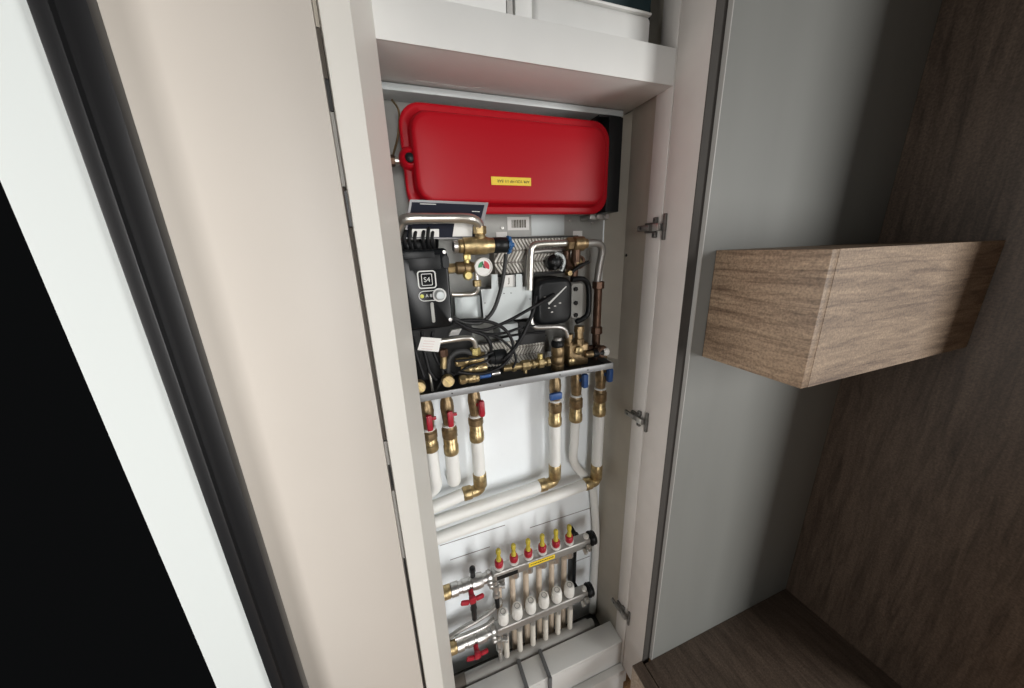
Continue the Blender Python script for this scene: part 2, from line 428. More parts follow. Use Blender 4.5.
# ---- hinges
def hinge(px, py):
    c = at(px, py, .66); z = c.z
    mb = MB(); mb.box((.607, .655, z - .008), (.6155, .690, z + .008), .002)
    mb.box((.604, .688, z - .007), (.612, .728, z + .007), .002); h = obj('hinge', mb, 'hingesteel', SIDE)
    h['label'] = 'steel hinge'
    mb = MB(); mb.box((.6165, .648, z - .030), (.6234, .656, z - .007), .002); mb.box((.6165, .648, z + .007), (.6234, .656, z + .030), .002)
    mb.box((.6155, .6475, z - .009), (.6234, .6565, z + .009), .0015); obj('cup_flange', mb, 'darksteel', h)
    mb = MB(); mb.box((.612, .672, z - .024), (.6208, .684, z - .010), .0025); mb.box((.612, .672, z + .010), (.6208, .684, z + .024), .0025)
    mb.box((.6125, .676, z - .012), (.6208, .71, z + .012), .001); obj('hinge_plate', mb, 'darksteel', h)
    for k in (-.017, .017):
        mb = MB(); mb.cyl((.6118, .678, z + k), (.6155, .678, z + k), .0038, 12, .0008); obj('screw', mb, 'darkgrey', h)
    mb = MB(); mb.cyl((.6035, .715, z), (.6065, .715, z), .004, 12, .0008); obj('screw', mb, 'darkgrey', h)
    mb = MB(); mb.box((.6055, .658, z - .0085), (.6075, .676, z + .0085), .0008); obj('cover_plate', mb, 'chrome', h)
for hp in ((664, 227), (645, 421), (623, 618)): hinge(*hp)
# screw hole in the right wall
mb = MB(); c = at(611, 256, .80); mb.lathe((.6258, .79, c.z), (-1, 0, 0), [(0, .004), (.002, .003)], 12)
tag(obj('wall_plug', mb, 'dark'), 'small dark plug in the inner right wall beside the steel pipe', 'plug')

# ================================================================== HEATING UNIT: plate, tank
YP = .852
t = thing('mounting_plate', (.28, .856, Z(-.30)), 'grey sheet metal back plate of the heating unit behind the pipes', 'plate')
mb = MB(); mb.box((-.02, YP, Z(-.30)), (.588, .861, Z(.318)), .001); obj('plate', mb, 'greymetal', t)
mb = MB(); mb.box((-.02, .800, Z(.312)), (.598, YP, Z(.325)), .0015); obj('top_flange', mb, 'galva', t)
def sticker(par, x0, y0, x1, y1, Y, m, name='sticker', thick=.0012):
    a = at(x0, y0, Y); b = at(x1, y1, Y)
    mb = MB(); mb.box((a.x, Y - thick, b.z), (b.x, Y, a.z)); return obj(name, mb, m, par), a, b
s_, a, b = sticker(t, 507, 217, 529, 230, YP - .0002, 'paper', 'barcode_label')
mb = MB()
x = a.x + .012
while x < b.x - .010:
    wd = random.choice((.0012, .002, .003)); mb.box((x, YP - .0022, b.z + .006), (x + wd, YP - .0014, a.z - .007)); x += wd + random.choice((.0012, .002))
obj('barcode', mb, 'ink', s_)
sticker(t, 531, 215, 564, 235, YP - .0002, 'galva', 'blank_label')
sticker(t, 496, 232, 507, 237, YP - .0002, 'paper')
sticker(t, 573, 231, 582, 236, YP - .0002, 'paper')
for px, py in ((502, 228), (570, 221), (592, 223)):
    c = at(px, py, YP); mb = MB(); mb.lathe((c.x, YP, c.z), (0, -1, 0), [(0, .004), (.0025, .0035), (.003, .001)], 12); obj('screw', mb, 'chrome', t)

# expansion tank
a = at(396, 102, .80); b = at(603, 212, .80)
x0, x1, z0, z1 = a.x, b.x, at(500, 214.5, .80).z, at(500, 113.5, .80).z
t = thing('expansion_tank', ((x0 + x1) / 2, .81, z0), 'red flat rectangular expansion tank at the top of the cupboard', 'tank')
def sec(off, Y, r): return (x0 + off, x1 - off, z0 + off, z1 - off, r, Y)
mb = MB(); mb.rrect([sec(.03, .842, .03), sec(.022, .838, .035), sec(.010, .812, .04), sec(.004, .803, .042), sec(0, .802, .045), sec(0, .786, .045), sec(.002, .784, .044), sec(.006, .7835, .042)], 8); obj('rim', mb, 'red', t)
mb = MB(); mb.rrect([sec(.0062, .7835, .042), sec(.014, .7832, .040), sec(.017, .780, .039), sec(.019, .770, .038), sec(.0205, .766, .037), sec(.024, .7632, .035), sec(.030, .762, .031), sec(.06, .7608, .03), sec(.085, .760, .02)], 8); body = obj('body', mb, 'red', t)
c = at(411, 158, .775)
mb = MB(); mb.lathe((c.x, .79, c.z), (-.15, -1, 0), [(0, .024), (.012, .022), (.018, .017), (.019, .012), (.016, .009)], 24); o = obj('port_boss', mb, 'red', t)
mb = MB(); mb.lathe((c.x - .002, .776, c.z), (-.15, -1, 0), [(0, .009), (.006, .009), (.008, .006)], 16); obj('port_plug', mb, 'blackp', o)
la = at(491, 176.5, .7595); lb = at(531, 186, .7595)
mb = MB(); mb.box((la.x, .7588, lb.z), (lb.x, .7602, la.z)); lab = obj('yellow_label', mb, 'yellow', t)
text('lettering', 'APR YOU MP 1/1 BAR', ((la.x * .45 + lb.x * .55), .7586, (la.z + lb.z) / 2), .0082, 'ink', lab, rot=(PI / 2, PI, 0))
# black side bracket, right of the tank
a = at(606, 118, .815); b = at(617, 213, .815)
t = thing('tank_bracket', (.575, .83, b.z), 'black bracket along the right end of the red tank', 'bracket')
mb = MB(); mb.box((x1 + .001, .790, b.z), (x1 + .042, .8515, a.z - .004), .002); obj('upright', mb, 'blackp', t)
mb = MB(); mb.box((x1 - .02, .8025, a.z - .0035), (x1 + .046, .8515, a.z + .006), .002); obj('top_tab', mb, 'blackp', t)
c = at(600, 217, .80)
t = thing('pipe_clamp', (c.x, .80, c.z - .01), 'steel clamp bolted just under the right end of the red tank', 'clamp')
mb = MB(); mb.box((c.x - .032, .797, c.z - .007), (c.x + .024, .812, c.z + .007), .003); obj('clamp_bar', mb, 'dullsteel', t)
mb = MB(); mb.box((c.x - .030, .812, c.z - .006), (c.x - .018, YP - .0005, c.z + .006), .001); obj('clamp_leg', mb, 'dullsteel', t)
mb = MB(); mb.hexn((c.x + .015, .7968, c.z), (c.x + .015, .789, c.z), .008); obj('bolt', mb, 'dullsteel', t)
mb = MB(); mb.hexn((c.x - .012, .7968, c.z), (c.x - .012, .791, c.z), .006); obj('bolt', mb, 'chrome', t)
# thin capillary and fitting left of tank
mb = MB(); mb.tube([at(392, 100, .82), at(399, 112, .805), at(398, 135, .80), at(394, 152, .81), at(390, 165, .83)], .0022, 8)
tag(obj('thin_wire', mb, 'brassdark'), 'thin brown wire running down left of the red tank', 'wire')
c = at(398, 161, .80)
t = thing('tank_connector', (c.x, .80, c.z), 'small dark threaded fitting at the left edge of the tank', 'fitting')
mb = MB(); mb.hexn((c.x - .028, .80, c.z), (c.x - .006, .80, c.z), .011); obj('nut', mb, 'copper', t)
mb = MB(); mb.cyl((c.x - .006, .80, c.z), (x0 + .001, .80, c.z), .0075, 16); obj('stub', mb, 'steel', t)

# instruction card hanging over the tank's lower left
t = thing('instruction_card', (at(445, 238, .756).x, .756, at(445, 238, .756).z), 'dark navy information card in a clear sleeve below the red tank', 'card')
def quad(pts, Y, th=.0012):
    mb = MB(); mb.prism([at(px, py, Y) for px, py in pts], (0, th, 0)); return mb
obj('sleeve', quad([(410, 199.5), (488.5, 202.5), (480, 239), (404, 239)], .7555), 'sleeve', t)
obj('printed_sheet', quad([(412, 202), (484.5, 205), (476.5, 237.5), (406, 237.5)], .7545, .0008), 'navy', t)
obj('white_patch', quad([(454.5, 223), (473, 222.5), (472, 236.5), (452.5, 236.5)], .7537, .0006), 'paper', t)
obj('white_patch', quad([(412, 229), (439, 229), (439, 237), (412, 237)], .7537, .0006), 'paper', t)
obj('printed_line', quad([(420, 203.4), (436, 203.9), (436, 204.7), (420, 204.2)], .7537, .0006), 'line', t)
obj('printed_line', quad([(472, 211), (480, 211.3), (479.5, 212), (472, 211.7)], .7537, .0006), 'line', t)

# ================================================================== upper pipework, left
def mm(px, Y): return px * Y / FPX * 1.0      # pixel length to metres
mb = MB(); mb.tube([at(396, 236, .745), at(401, 223, .735), at(409, 218.8, .728), at(440, 218.4, .728), at(466, 218.4, .728), at(475, 220.5, .734), at(479.2, 225, .741), at(480, 231, .745)], .0105, 16)
tag(obj('steel_pipe', mb, 'steel'), 'bent steel pipe running across the top of the black controller', 'pipe')

# controller
a = at(398, 248, .735); b = at(449.5, 327, .735)
cx1 = at(450.5, 290, .735).x; cx0 = .004; cz1 = at(425, 248.5, .735).z; cz0 = at(430, 329, .735).z
t = thing('heating_controller', ((cx0 + cx1) / 2, .77, cz0), 'black heating controller box with round knob and yellow light', 'controller')
mb = MB(); mb.rrect([(cx0, cx1, cz0, cz1, .010, .80), (cx0, cx1, cz0, cz1, .010, .739), (cx0 + .0015, cx1 - .0015, cz0 + .0015, cz1 - .0015, .010, .7365), (cx0 + .004, cx1 - .004, cz0 + .004, cz1 - .004, .008, .7352)], 6); hs = obj('housing', mb, 'blackgloss', t)
mb = MB(); p = at(408, 256, .735); q = at(441, 269, .735); mb.box((p.x, .7340, q.z), (q.x, .7353, p.z), .0004); obj('display_window', mb, 'blackp', t)
mb = MB(); p = at(407, 247.5, .735); mb.box((cx0 + .006, .7335, cz1 - .020), (cx1 - .028, .7354, cz1 - .006), .0006); obj('top_strip', mb, 'blackp', t)
c = at(445.5, 262, .735); mb = MB(); mb.rrect([(c.x - .0075, c.x + .0075, c.z - .014, c.z + .014, .0074, .7353), (c.x - .0065, c.x + .0065, c.z - .013, c.z + .013, .0064, .7335)], 8); obj('button', mb, 'blackp', t)
for px, py in ((445.5, 252), (451.0, 319.5)):
    c = at(px, py, .735); c.x = min(c.x, cx1 - .006); mb = MB(); mb.lathe((c.x, .7356, c.z), (0, -1, 0), [(0, .0042), (.0018, .004), (.0022, .002)], 14); obj('screw', mb, 'chrome', t)
def rframe(xa, xb, za, zb, r, wd, Y):
    mb = MB(); n = 6
    outs = []
    for off in (0, wd):
        ring = []
        for cx_, cz_, a0 in ((xb - r, zb - r, 0), (xa + r, zb - r, 90), (xa + r, za + r, 180), (xb - r, za + r, 270)):
            rr = max(r - off, .0003)
            for k in range(n + 1):
                an = math.radians(a0 + 90 * k / n); ring.append((cx_ + rr * math.cos(an), cz_ + rr * math.sin(an)))
        outs.append(ring)
    R = [[Vector((x, Y, z)) for x, z in outs[0]], [Vector((x, Y - .0008, z)) for x, z in outs[0]], [Vector((x, Y - .0008, z)) for x, z in outs[1]], [Vector((x, Y, z)) for x, z in outs[1]]]
    bm = mb.bm; V = [[bm.verts.new(p) for p in rg] for rg in R]; N = len(V[0])
    for i in range(4):
        for k in range(N): bm.faces.new((V[i][k], V[i][(k + 1) % N], V[(i + 1) % 4][(k + 1) % N], V[(i + 1) % 4][k]))
    return mb
p = at(416.5, 271, .735); q = at(437, 288, .735)
lg = obj('logo', rframe(p.x, q.x, q.z, p.z, .007, .0026, .7352), 'line', t)
obj('logo_square', rframe(p.x + .008, q.x - .008, q.z + .0065, p.z - .0065, .003, .0014, .7352), 'line', lg)
text('logo_letters', 'S4', ((p.x + q.x) / 2, .7350, (p.z + q.z) / 2 - .0005), .0145, 'line', lg)
p = at(418, 290.5, .735); q = at(447, 300.5, .735); kc = at(439.5, 295, .735); r_ = (p.z - q.z) / 2
bar = obj('indicator_frame', rframe(p.x, kc.x + .004, kc.z - r_ * .85, kc.z + r_ * .85, r_ * .82, .0015, .7352), 'line', t)
c = at(422, 296.3, .735); mb = MB(); mb.lathe((c.x, .7353, kc.z), (0, -1, 0), [(0, .0042), (.001, .004), (.0016, .002)], 14); obj('light', mb, 'led', t)
for k, px in enumerate((427, 431, 435)):
    c = at(px, 296, .735); o = text('icon', ('A', '8', '8')[k], (c.x, .7350, kc.z), .0095, 'line', bar)
mb = MB(); mb.lathe((kc.x, .7352, kc.z), (0, -1, 0), [(0, .0150), (.001, .0150), (.0012, .0138), (.0005, .0136)], 28); obj('knob_ring', mb, 'line', t)
mb = MB(); mb.lathe((kc.x, .7352, kc.z), (0, -1, 0), [(0, .0120), (.002, .0118), (.008, .0095), (.0105, .0085), (.0112, .006)], 24); obj('knob', mb, 'galva', t)
c = at(433, 313, .735); mb = MB(); mb.rrect([(c.x - .004, c.x + .0035, c.z - .022, c.z + .024, .0035, .7353), (c.x - .0035, c.x + .003, c.z - .021, c.z + .023, .003, .7345)], 6); obj('printed_swoosh', mb, 'greymetal', t)

# cable glands and looped cables on the controller top
for i, (px, py, w_) in enumerate(((406, 231, 4), (411, 228, 5), (416, 232, 4.5), (424, 231, 4), (429, 228, 4.5), (433, 232, 4))):
    base = at(px + .5, 249, .765); top = at(px, py, .758)
    base.z = cz1 - .004
    mb = MB(); mb.tube([base, Vector((base.x - .003, .752, (base.z + top.z) / 2)), Vector((top.x, .757, top.z)), Vector((top.x + .006 + .002 * (i % 3), .785, top.z - .012)), Vector((top.x + .010, .80, base.z + .004))], .0038, 8)
    where = ('first', 'second', 'third', 'fourth', 'fifth', 'sixth')[i]
    tag(obj('looped_cable', mb, 'cable'), 'black cable looping out of the controller top, %s from the post' % where, 'cable', 'cables looping out of the controller top')
mb = MB(); mb.box((cx0 + .004, .766, cz1 - .002), (cx1 - .030, .80, cz1 + .016), .004)
tag(obj('cable_gland_block', mb, 'blackp'), 'black cable gland block on top of the controller', 'gland')

# thermostatic valve (brass barrel with black head)
Yv = .745
A_ = at(458, 246.5, Yv); B_ = at(493, 245.2, Yv); zv = (A_.z + B_.z) / 2
t = thing('thermostatic_valve', ((A_.x + B_.x) / 2, Yv, zv - .02), 'brass valve barrel with black head and blue ring above the gauge', 'valve')
mb = MB(); L = B_.x - A_.x
mb.lathe((A_.x, Yv, zv), (1, 0, 0), [(0, .012), (.003, .015), (.010, .015), (.012, .0185), (L * .45, .0195), (L * .8, .0195), (L * .86, .0175), (L, .0165)], 26); bd = obj('body', mb, 'brass', t)
mb = MB(); mb.lathe((A_.x - .012, Yv, zv), (1, 0, 0), [(0, .010), (.002, .013), (.010, .0135), (.0125, .011)], 20); obj('end_plug', mb, 'chrome', t)
nk = at(480, 233, Yv)
mb = MB(); mb.lathe((nk.x, Yv, zv + .012), (0, 0, 1), [(0, .013), (.008, .012), (.013, .0105)], 18); obj('neck', mb, 'brass', t)
mb = MB(); mb.hexn((nk.x, Yv, zv + .0245), (nk.x, Yv, zv + .042), .0145); obj('union_nut', mb, 'brass', t)
C_ = at(507, 244.5, Yv)
mb = MB(); mb.lathe((B_.x, Yv, zv), (1, 0, 0), [(0, .0155), (.004, .0175), (C_.x - B_.x - .003, .0175), (C_.x - B_.x, .015)], 26); obj('head', mb, 'blackp', t)
mb = MB(); n = 9
mb.lathe((C_.x, Yv, zv), (1, 0, 0), [(0, .0165), (.004, .0175), (.008, .015)], 20)
for k in range(n):
    a = 2 * PI * k / n; mb.cyl((C_.x + .001, Yv + .0165 * math.cos(a), zv + .0165 * math.sin(a)), (C_.x + .007, Yv + .0165 * math.cos(a), zv + .0165 * math.sin(a)), .004, 8)
mb.cyl((C_.x + .008, Yv, zv), (C_.x + .017, Yv, zv), .005, 12)
obj('adjusting_ring', mb, 'bluedark', t)

# safety valve group with gauge
Yq = .752
c = at(461, 268, Yq)
t = thing('relief_valve', (c.x, Yq, c.z - .02), 'brass pressure relief valve behind the white gauge', 'valve')
e = at(474, 267, Yq)
mb = MB(); mb.lathe((c.x - .014, Yq, c.z), (1, 0, 0), [(0, .010), (.004, .014), (.020, .014), (.022, .016), (.034, .016), (.040, .012), (.052, .010)], 20); obj('body', mb, 'brassdark', t)
mb = MB(); mb.hexn((c.x - .032, Yq, c.z), (c.x - .0142, Yq, c.z), .0115); obj('inlet_nut', mb, 'brass', t)
mb = MB(); mb.cyl((c.x - .050, Yq, c.z), (c.x - .0325, Yq, c.z), .006, 12); obj('inlet_pipe', mb, 'steel', t)
u = at(466.5, 257.5, Yq - .010); mb = MB(); mb.box((u.x - .007, u.y - .007, u.z - .006), (u.x + .008, u.y + .007, u.z + .007), .002); mb.cyl((u.x, u.y, u.z - .012), (u.x, u.y, u.z - .006), .006); obj('square_cap', mb, 'brasslight', t)
u = at(468, 275.5, Yq - .014); mb = MB(); mb.lathe((u.x, u.y + .012, u.z), (0, -1, 0), [(0, .008), (.006, .011), (.014, .011), (.018, .008)], 8, False); obj('test_cap', mb, 'brasslight', t)
Yg = .730
g = at(483.5, 267, Yg)
t = thing('pressure_gauge', (g.x, Yg + .01, g.z), 'round white pressure gauge with green and red sectors', 'gauge')
mb = MB(); mb.lathe((g.x, Yg + .016, g.z), (0, -1, 0), [(0, .012), (.002, .0195), (.014, .0205), (.018, .0205), (.019, .0185), (.0165, .0180)], 32); obj('case', mb, 'offwhite', t)
mb = MB(); mb.cyl((g.x, Yg + .0005, g.z), (g.x, Yg - .0008, g.z), .0178, 32); dl = obj('dial', mb, 'paper', t)
def sector(a0, a1, r0, r1, Y):
    mb = MB(); n = 10; ou = [(g.x + r1 * math.cos(math.radians(a0 + (a1 - a0) * k / n)), Y, g.z + r1 * math.sin(math.radians(a0 + (a1 - a0) * k / n))) for k in range(n + 1)]
    inn = [(g.x + r0 * math.cos(math.radians(a1 + (a0 - a1) * k / n)), Y, g.z + r0 * math.sin(math.radians(a1 + (a0 - a1) * k / n))) for k in range(n + 1)]
    mb.prism(ou + inn, (0, -.0005, 0)); return mb
obj('green_sector', sector(95, 185, .004, .0125, Yg - .0009), 'green', dl)
obj('red_sector', sector(-25, 80, .003, .0135, Yg - .0009), 'dialred', dl)
mb = MB(); mb.box((g.x - .0008, Yg - .0022, g.z - .004), (g.x + .0008, Yg - .0015, g.z + .011), rot=Matrix.Rotation(math.radians(-25), 4, 'Y')); mb.cyl((g.x, Yg - .0009, g.z), (g.x, Yg - .003, g.z), .002, 12); obj('needle', mb, 'blackp', t)
mb = MB(); mb.cyl((g.x - .004, Yg + .0165, g.z - .002), (g.x - .014, Yq - .004, c.z), .006, 12); obj('stem', mb, 'brassdark', t)
n_ = at(477, 283, .745)
t = thing('drain_union', (n_.x, .745, n_.z - .01), 'small brass nut on a thin steel pipe below the gauge', 'fitting')
mb = MB(); mb.hexn((n_.x, .745, n_.z - .008), (n_.x, .745, n_.z + .007), .0098); obj('nut', mb, 'brass', t)
mb = MB(); mb.cyl((n_.x, .745, n_.z + .007), (n_.x, .745, n_.z + .022), .006, 12); obj('stub', mb, 'chrome', t)
mb = MB(); mb.tube([(n_.x, .745, n_.z - .007), at(477.5, 290, .747), at(473, 294, .75), at(463, 294.5, .75), at(452, 294.5, .752)], .0052, 10); obj('pipe', mb, 'steel', t)

# ================================================================== heat exchangers (ribbed)
def exchanger(x0, y0, x1, y1, Yf, Yb, label, pitch=.0092):
    a = at(x0, y0, Yf); b = at(x1, y1, Yf); b.z = max(b.z, Z(-.309))
    t = thing('heat_exchanger', ((a.x + b.x) / 2, (Yf + Yb) / 2, b.z), label, 'heat exchanger')
    mb = MB(); mb.box((a.x, Yf + .0055, b.z), (b.x, Yb, a.z), .002); obj('core', mb, 'hxcore', t)
    mb = MB(); hh = (a.z - b.z); nrow = 3; rh = hh / nrow
    for rI in range(nrow):
        zc = b.z + rh * (rI + .5); sg = 1 if rI % 2 else -1
        x = a.x + .008
        while x < b.x - .008:
            mb.box((x - .0023, Yf, zc - rh * .50), (x + .0023, Yf + .006, zc + rh * .50), .0, rot=Matrix.Rotation(sg * math.radians(32), 4, 'Y')); x += pitch
    obj('ribs', mb, 'hxwhite', t)
    mb = MB(); mb.box((a.x - .003, Yf - .002, b.z - .006), (b.x + .003, Yf + .006, b.z - .0005), .001); mb.box((a.x - .003, Yf + .001, a.z + .0005), (b.x + .003, Yf + .008, a.z + .004), .001); obj('edge_bars', mb, 'darkgrey', t)
    return t
exchanger(494, 239, 577, 270, .800, .8515, 'ivory ribbed heat exchanger behind the upper steel pipes')
exchanger(478, 345, 546, 368, .815, .8515, 'ivory ribbed heat exchanger low behind the brass pipe above the tray')

# pale metal cover
Yc = .765
t = thing('metal_cover', (at(506, 326, Yc).x, .78, at(506, 326, Yc).z), 'pale grey sheet metal cover in the middle of the heating unit', 'cover')
obj('front_sheet', quad([(481, 289.5), (491.5, 288.8), (491.5, 274.5), (497.5, 274.3), (498.5, 287.6), (516, 287), (516, 274), (522, 274), (522.5, 286.6), (532, 286), (532, 309), (518, 317), (506, 321), (496, 324), (484, 321.5)], Yc, .0015), 'galva', t)
mb = MB(); a = at(484, 290, Yc + .002); b = at(531, 318, Yc + .002); mb.box((a.x, Yc + .0017, b.z), (b.x, .8505, a.z - .002), .002); obj('side_walls', mb, 'galva', t)
for px, py in ((485, 303), (486, 316), (504, 293.5), (511, 293), (530, 299)):
    c = at(px, py, Yc); mb = MB(); mb.lathe((c.x, Yc, c.z), (0, -1, 0), [(0, .0016), (.0008, .0012)], 8); obj('rivet', mb, 'darkgrey', t)
a = at(502, 275.5, .772); b = at(515, 287, .772)
mb = MB(); mb.box((a.x, .772, b.z), (b.x, .774, a.z)); mb.box((a.x + .005, .774, b.z + .004), (a.x + .012, YP - .001, b.z + .010))
t = tag(obj('paper_label', mb, 'paper'), 'small white label with a curled mark between the tabs of the metal cover', 'label')
text('lettering', 'J', ((a.x + b.x) / 2 + .001, .7716, (a.z + b.z) / 2 + .002), .017, 'ink', t)
# grey drum left of the cover and pale lower cover
a = at(455, 297, .775); b = at(482, 318, .775)
t = thing('grey_casing', ((a.x + b.x) / 2, .80, b.z), 'grey rounded metal casing right of the controller', 'casing')
mb = MB(); mb.rrect([(a.x, b.x, b.z, a.z, .006, .851), (a.x, b.x, b.z, a.z, .006, .783), (a.x + .012, b.x - .012, b.z + .002, a.z - .002, .006, .775)], 5); obj('shell', mb, 'galva', t)
a = at(500, 325, .79); b = at(519, 340, .79)
mb = MB(); mb.box((a.x, .79, b.z), (b.x, .851, a.z), .002)
tag(obj('white_duct', mb, 'galva'), 'pale box under the metal cover behind the crossing cables', 'box')
a = at(519, 322, .785); b = at(546, 342, .785)
mb = MB(); mb.box((a.x, .785, b.z), (b.x, .851, a.z), .003)
tag(obj('dark_block', mb, 'darkgrey'), 'dark grey block under the thin bright pipe', 'block')
mb = MB(); a = at(402, 328, .81); b = at(476, 384, .81); b.z = Z(-.316); mb.box((a.x, .81, b.z), (b.x, .851, a.z), .004)
tag(obj('dark_backing', mb, 'darkgrey'), 'dark insulation block behind the cables below the controller', 'backing')  # dark box added to fill the background below the controller
mb = MB(); a = at(449, 329, .785); b = at(461, 335, .785); mb.prism([at(449, 336, .785), at(451.5, 330.5, .785), at(462, 328.5, .785), at(458.5, 335, .785)], (0, .014, 0))
tag(obj('white_clip', mb, 'paper'), 'small white clip above the lower steel pipe', 'clip')

# ================================================================== upper right group
Yr = .757
mb = MB(); mb.tube([at(571, 243, Yr), at(541, 244, Yr), at(531.5, 245.5, Yr), at(530.5, 258, Yr), at(529.5, 290, Yr)], .0085, 14, rad=.032)
tag(obj('steel_pipe', mb, 'steel'), 'bright steel pipe bending down from the brass tee beside the metal cover', 'pipe')
mb = MB(); mb.tube([at(566, 250, .79), at(540, 251, .79), at(527, 253, .79), at(526, 265, .79), at(525, 288, .79)], .006, 12, rad=.03)
tag(obj('steel_pipe', mb, 'dullsteel'), 'thin dull steel pipe behind the bright bent pipe', 'pipe')
c = at(572, 244, Yr); e = at(589, 243.5, Yr)
t = thing('brass_tee', (c.x, Yr, c.z - .02), 'aged brass tee under the right end of the red tank', 'fitting')
mb = MB(); mb.hexn((c.x - .016, Yr, c.z), (c.x + .000, Yr, c.z), .0165); obj('union_nut', mb, 'brassdark', t)
mb = MB(); mb.lathe((c.x + .0002, Yr, c.z), (1, 0, 0), [(0, .013), (.004, .018), (.030, .018), (.034, .013), (.042, .012)], 22); obj('body', mb, 'brassdark', t)
mb = MB(); mb.cyl((c.x + .012, Yr, c.z - .012), (c.x + .012, Yr, c.z - .045), .011, 18); obj('branch', mb, 'copper', t)
mb = MB(); mb.tube([(c.x + .042, Yr, c.z), at(598, 243.5, Yr + .006), at(602, 250, Yr + .01), at(599, 268, Yr + .016), at(596.5, 287, Yr + .02)], .0098, 14)
tag(obj('steel_pipe', mb, 'dullsteel'), 'steel pipe curving down at the right wall from the brass tee', 'pipe')
# brass union and copper riser
Yk = .777
c = at(597, 285, Yk); d = at(597, 345, Yk); X = (c.x + d.x) / 2
t = thing('copper_riser', (X, Yk, d.z), 'dark copper riser pipe with two nuts beside the right wall', 'pipe')
mb = MB(); mb.cyl((X, Yk, at(597, 362, Yk).z), (X, Yk, c.z), .0115, 18); obj('pipe', mb, 'copper', t)
mb = MB(); mb.hexn((X, Yk, c.z - .010), (X, Yk, c.z + .010), .0165, 8); obj('upper_nut', mb, 'copper', t)
z_ = at(597, 330, Yk).z; mb = MB(); mb.hexn((X, Yk, z_ - .010), (X, Yk, z_ + .010), .0165, 8); obj('lower_nut', mb, 'copper', t)
# ring valve
c = at(579, 262, .765)
t = thing('check_valve', (c.x, .765, c.z - .02), 'round brass check valve with a dark lever below the brass tee', 'valve')
mb = MB(); mb.lathe((c.x, .795, c.z), (0, -1, 0), [(0, .013), (.010, .018), (.028, .0185), (.032, .016), (.030, .010)], 22); obj('body', mb, 'brassdark', t)
mb = MB(); mb.torus((c.x, .763, c.z), (0, 1, 0), .0135, .004); obj('rim', mb, 'copper', t)
mb = MB(); mb.tube([at(571, 273, .757), at(580, 266, .753), at(589, 262, .757)], .0042, 10); obj('lever', mb, 'dark', t)
mb = MB(); mb.cyl((c.x - .004, .78, c.z - .016), (c.x - .006, .78, at(578, 283, .78).z), .010, 16); obj('outlet', mb, 'copper', t)
c = at(568, 256, .775)
t = thing('brass_elbow', (c.x, .775, c.z - .01), 'small aged brass elbow left of the round check valve', 'fitting')
mb = MB(); mb.tube([(c.x - .004, .775, c.z + .014), (c.x - .004, .775, c.z - .008), (c.x - .004, .76, c.z - .030)], .0095, 14, rad=.012); obj('bend', mb, 'copper', t)
u = at(568, 273, .762); mb = MB(); mb.hexn((u.x, .768, u.z), (u.x, .750, u.z), .008); obj('plug', mb, 'brass', t)
# black quick coupling with a pale clip
c = at(555, 263, .768)
t = thing('air_vent', (c.x, .768, c.z - .02), 'black air vent with a pale curved strap above the pump', 'vent')
mb = MB(); mb.lathe((c.x, .785, c.z), (-.1, -1, .1), [(0, .020), (.018, .020), (.022, .016), (.030, .014), (.034, .009)], 14); obj('body', mb, 'blackp', t)
for k in range(5):
    a = 2 * PI * k / 5 + .4; mb = MB(); mb.cyl((c.x + .014 * math.cos(a), .762, c.z + .014 * math.sin(a)), (c.x + .014 * math.cos(a), .752, c.z + .014 * math.sin(a)), .0045, 8); obj('lug', mb, 'dark', t)
mb = MB(); mb.tube([at(555, 253, .76), at(562, 256, .755), at(564, 263, .755), at(561, 271, .757)], .0045, 10); obj('strap', mb, 'galva', t)
# pump
a = at(536, 282, .750); b = at(571, 323, .750)
t = thing('circulation_pump', ((a.x + b.x) / 2, .79, b.z), 'black circulation pump with a grey side flange at the right', 'pump')
mb = MB(); mb.rrect([(a.x + .004, b.x, b.z, a.z + .006, .022, .835), (a.x, b.x + .004, b.z, a.z + .006, .026, .775), (a.x, b.x + .004, b.z, a.z + .006, .026, .757), (a.x + .005, b.x, b.z + .005, a.z + .001, .023, .750), (a.x + .012, b.x - .006, b.z + .012, a.z - .006, .018, .748)], 7); obj('motor_housing', mb, 'blackp', t)
mb = MB(); mb.prism([at(548, 303, .7475), at(550, 301.5, .7475), at(566, 286, .7475), at(566.8, 286.8, .7475), at(549, 305, .7475)], (0, .001, 0)); obj('printed_flash', mb, 'line', t)
for px, py in ((545, 297), (549, 308), (555, 306), (552, 312), (560, 303)):
    c = at(px, py, .7475); mb = MB(); mb.box((c.x - .003, .7470, c.z - .0015), (c.x + .003, .7482, c.z + .0012)); obj('printed_mark', mb, 'dullsteel', t)
mb = MB(); p = at(571, 283, .752); q = at(583, 318, .752); mb.rrect([(p.x, q.x, q.z, p.z, .010, .80), (p.x, q.x, q.z, p.z, .010, .757), (p.x + .003, q.x - .003, q.z + .003, p.z - .003, .008, .752)], 6); fl = obj('flange', mb, 'greymetal', t)
for py in (289, 303, 315):
    c = at(575.5, py, .7515); mb = MB(); mb.hexn((c.x, .7535, c.z), (c.x, .746, c.z), .0062); obj('bolt', mb, 'dark', fl)
mb = MB(); p = at(584, 280, .765); q = at(590, 320, .765); mb.tube([at(572, 280, .768), at(582, 279, .765), at(588, 285, .765), at(589, 300, .765), at(587, 315, .765), at(576, 322, .768)], .0075, 12); obj('collar', mb, 'blackp', t)
# thin bright pipe
mb = MB(); mb.tube([at(531, 317, .75), at(531.5, 323, .748), at(536, 327, .745), at(548, 327, .743), at(559, 327, .743), at(565, 330, .745), at(567.5, 337, .748)], .0066, 12)
tag(obj('steel_pipe', mb, 'chrome'), 'thin bright curved pipe just below the black pump', 'pipe')

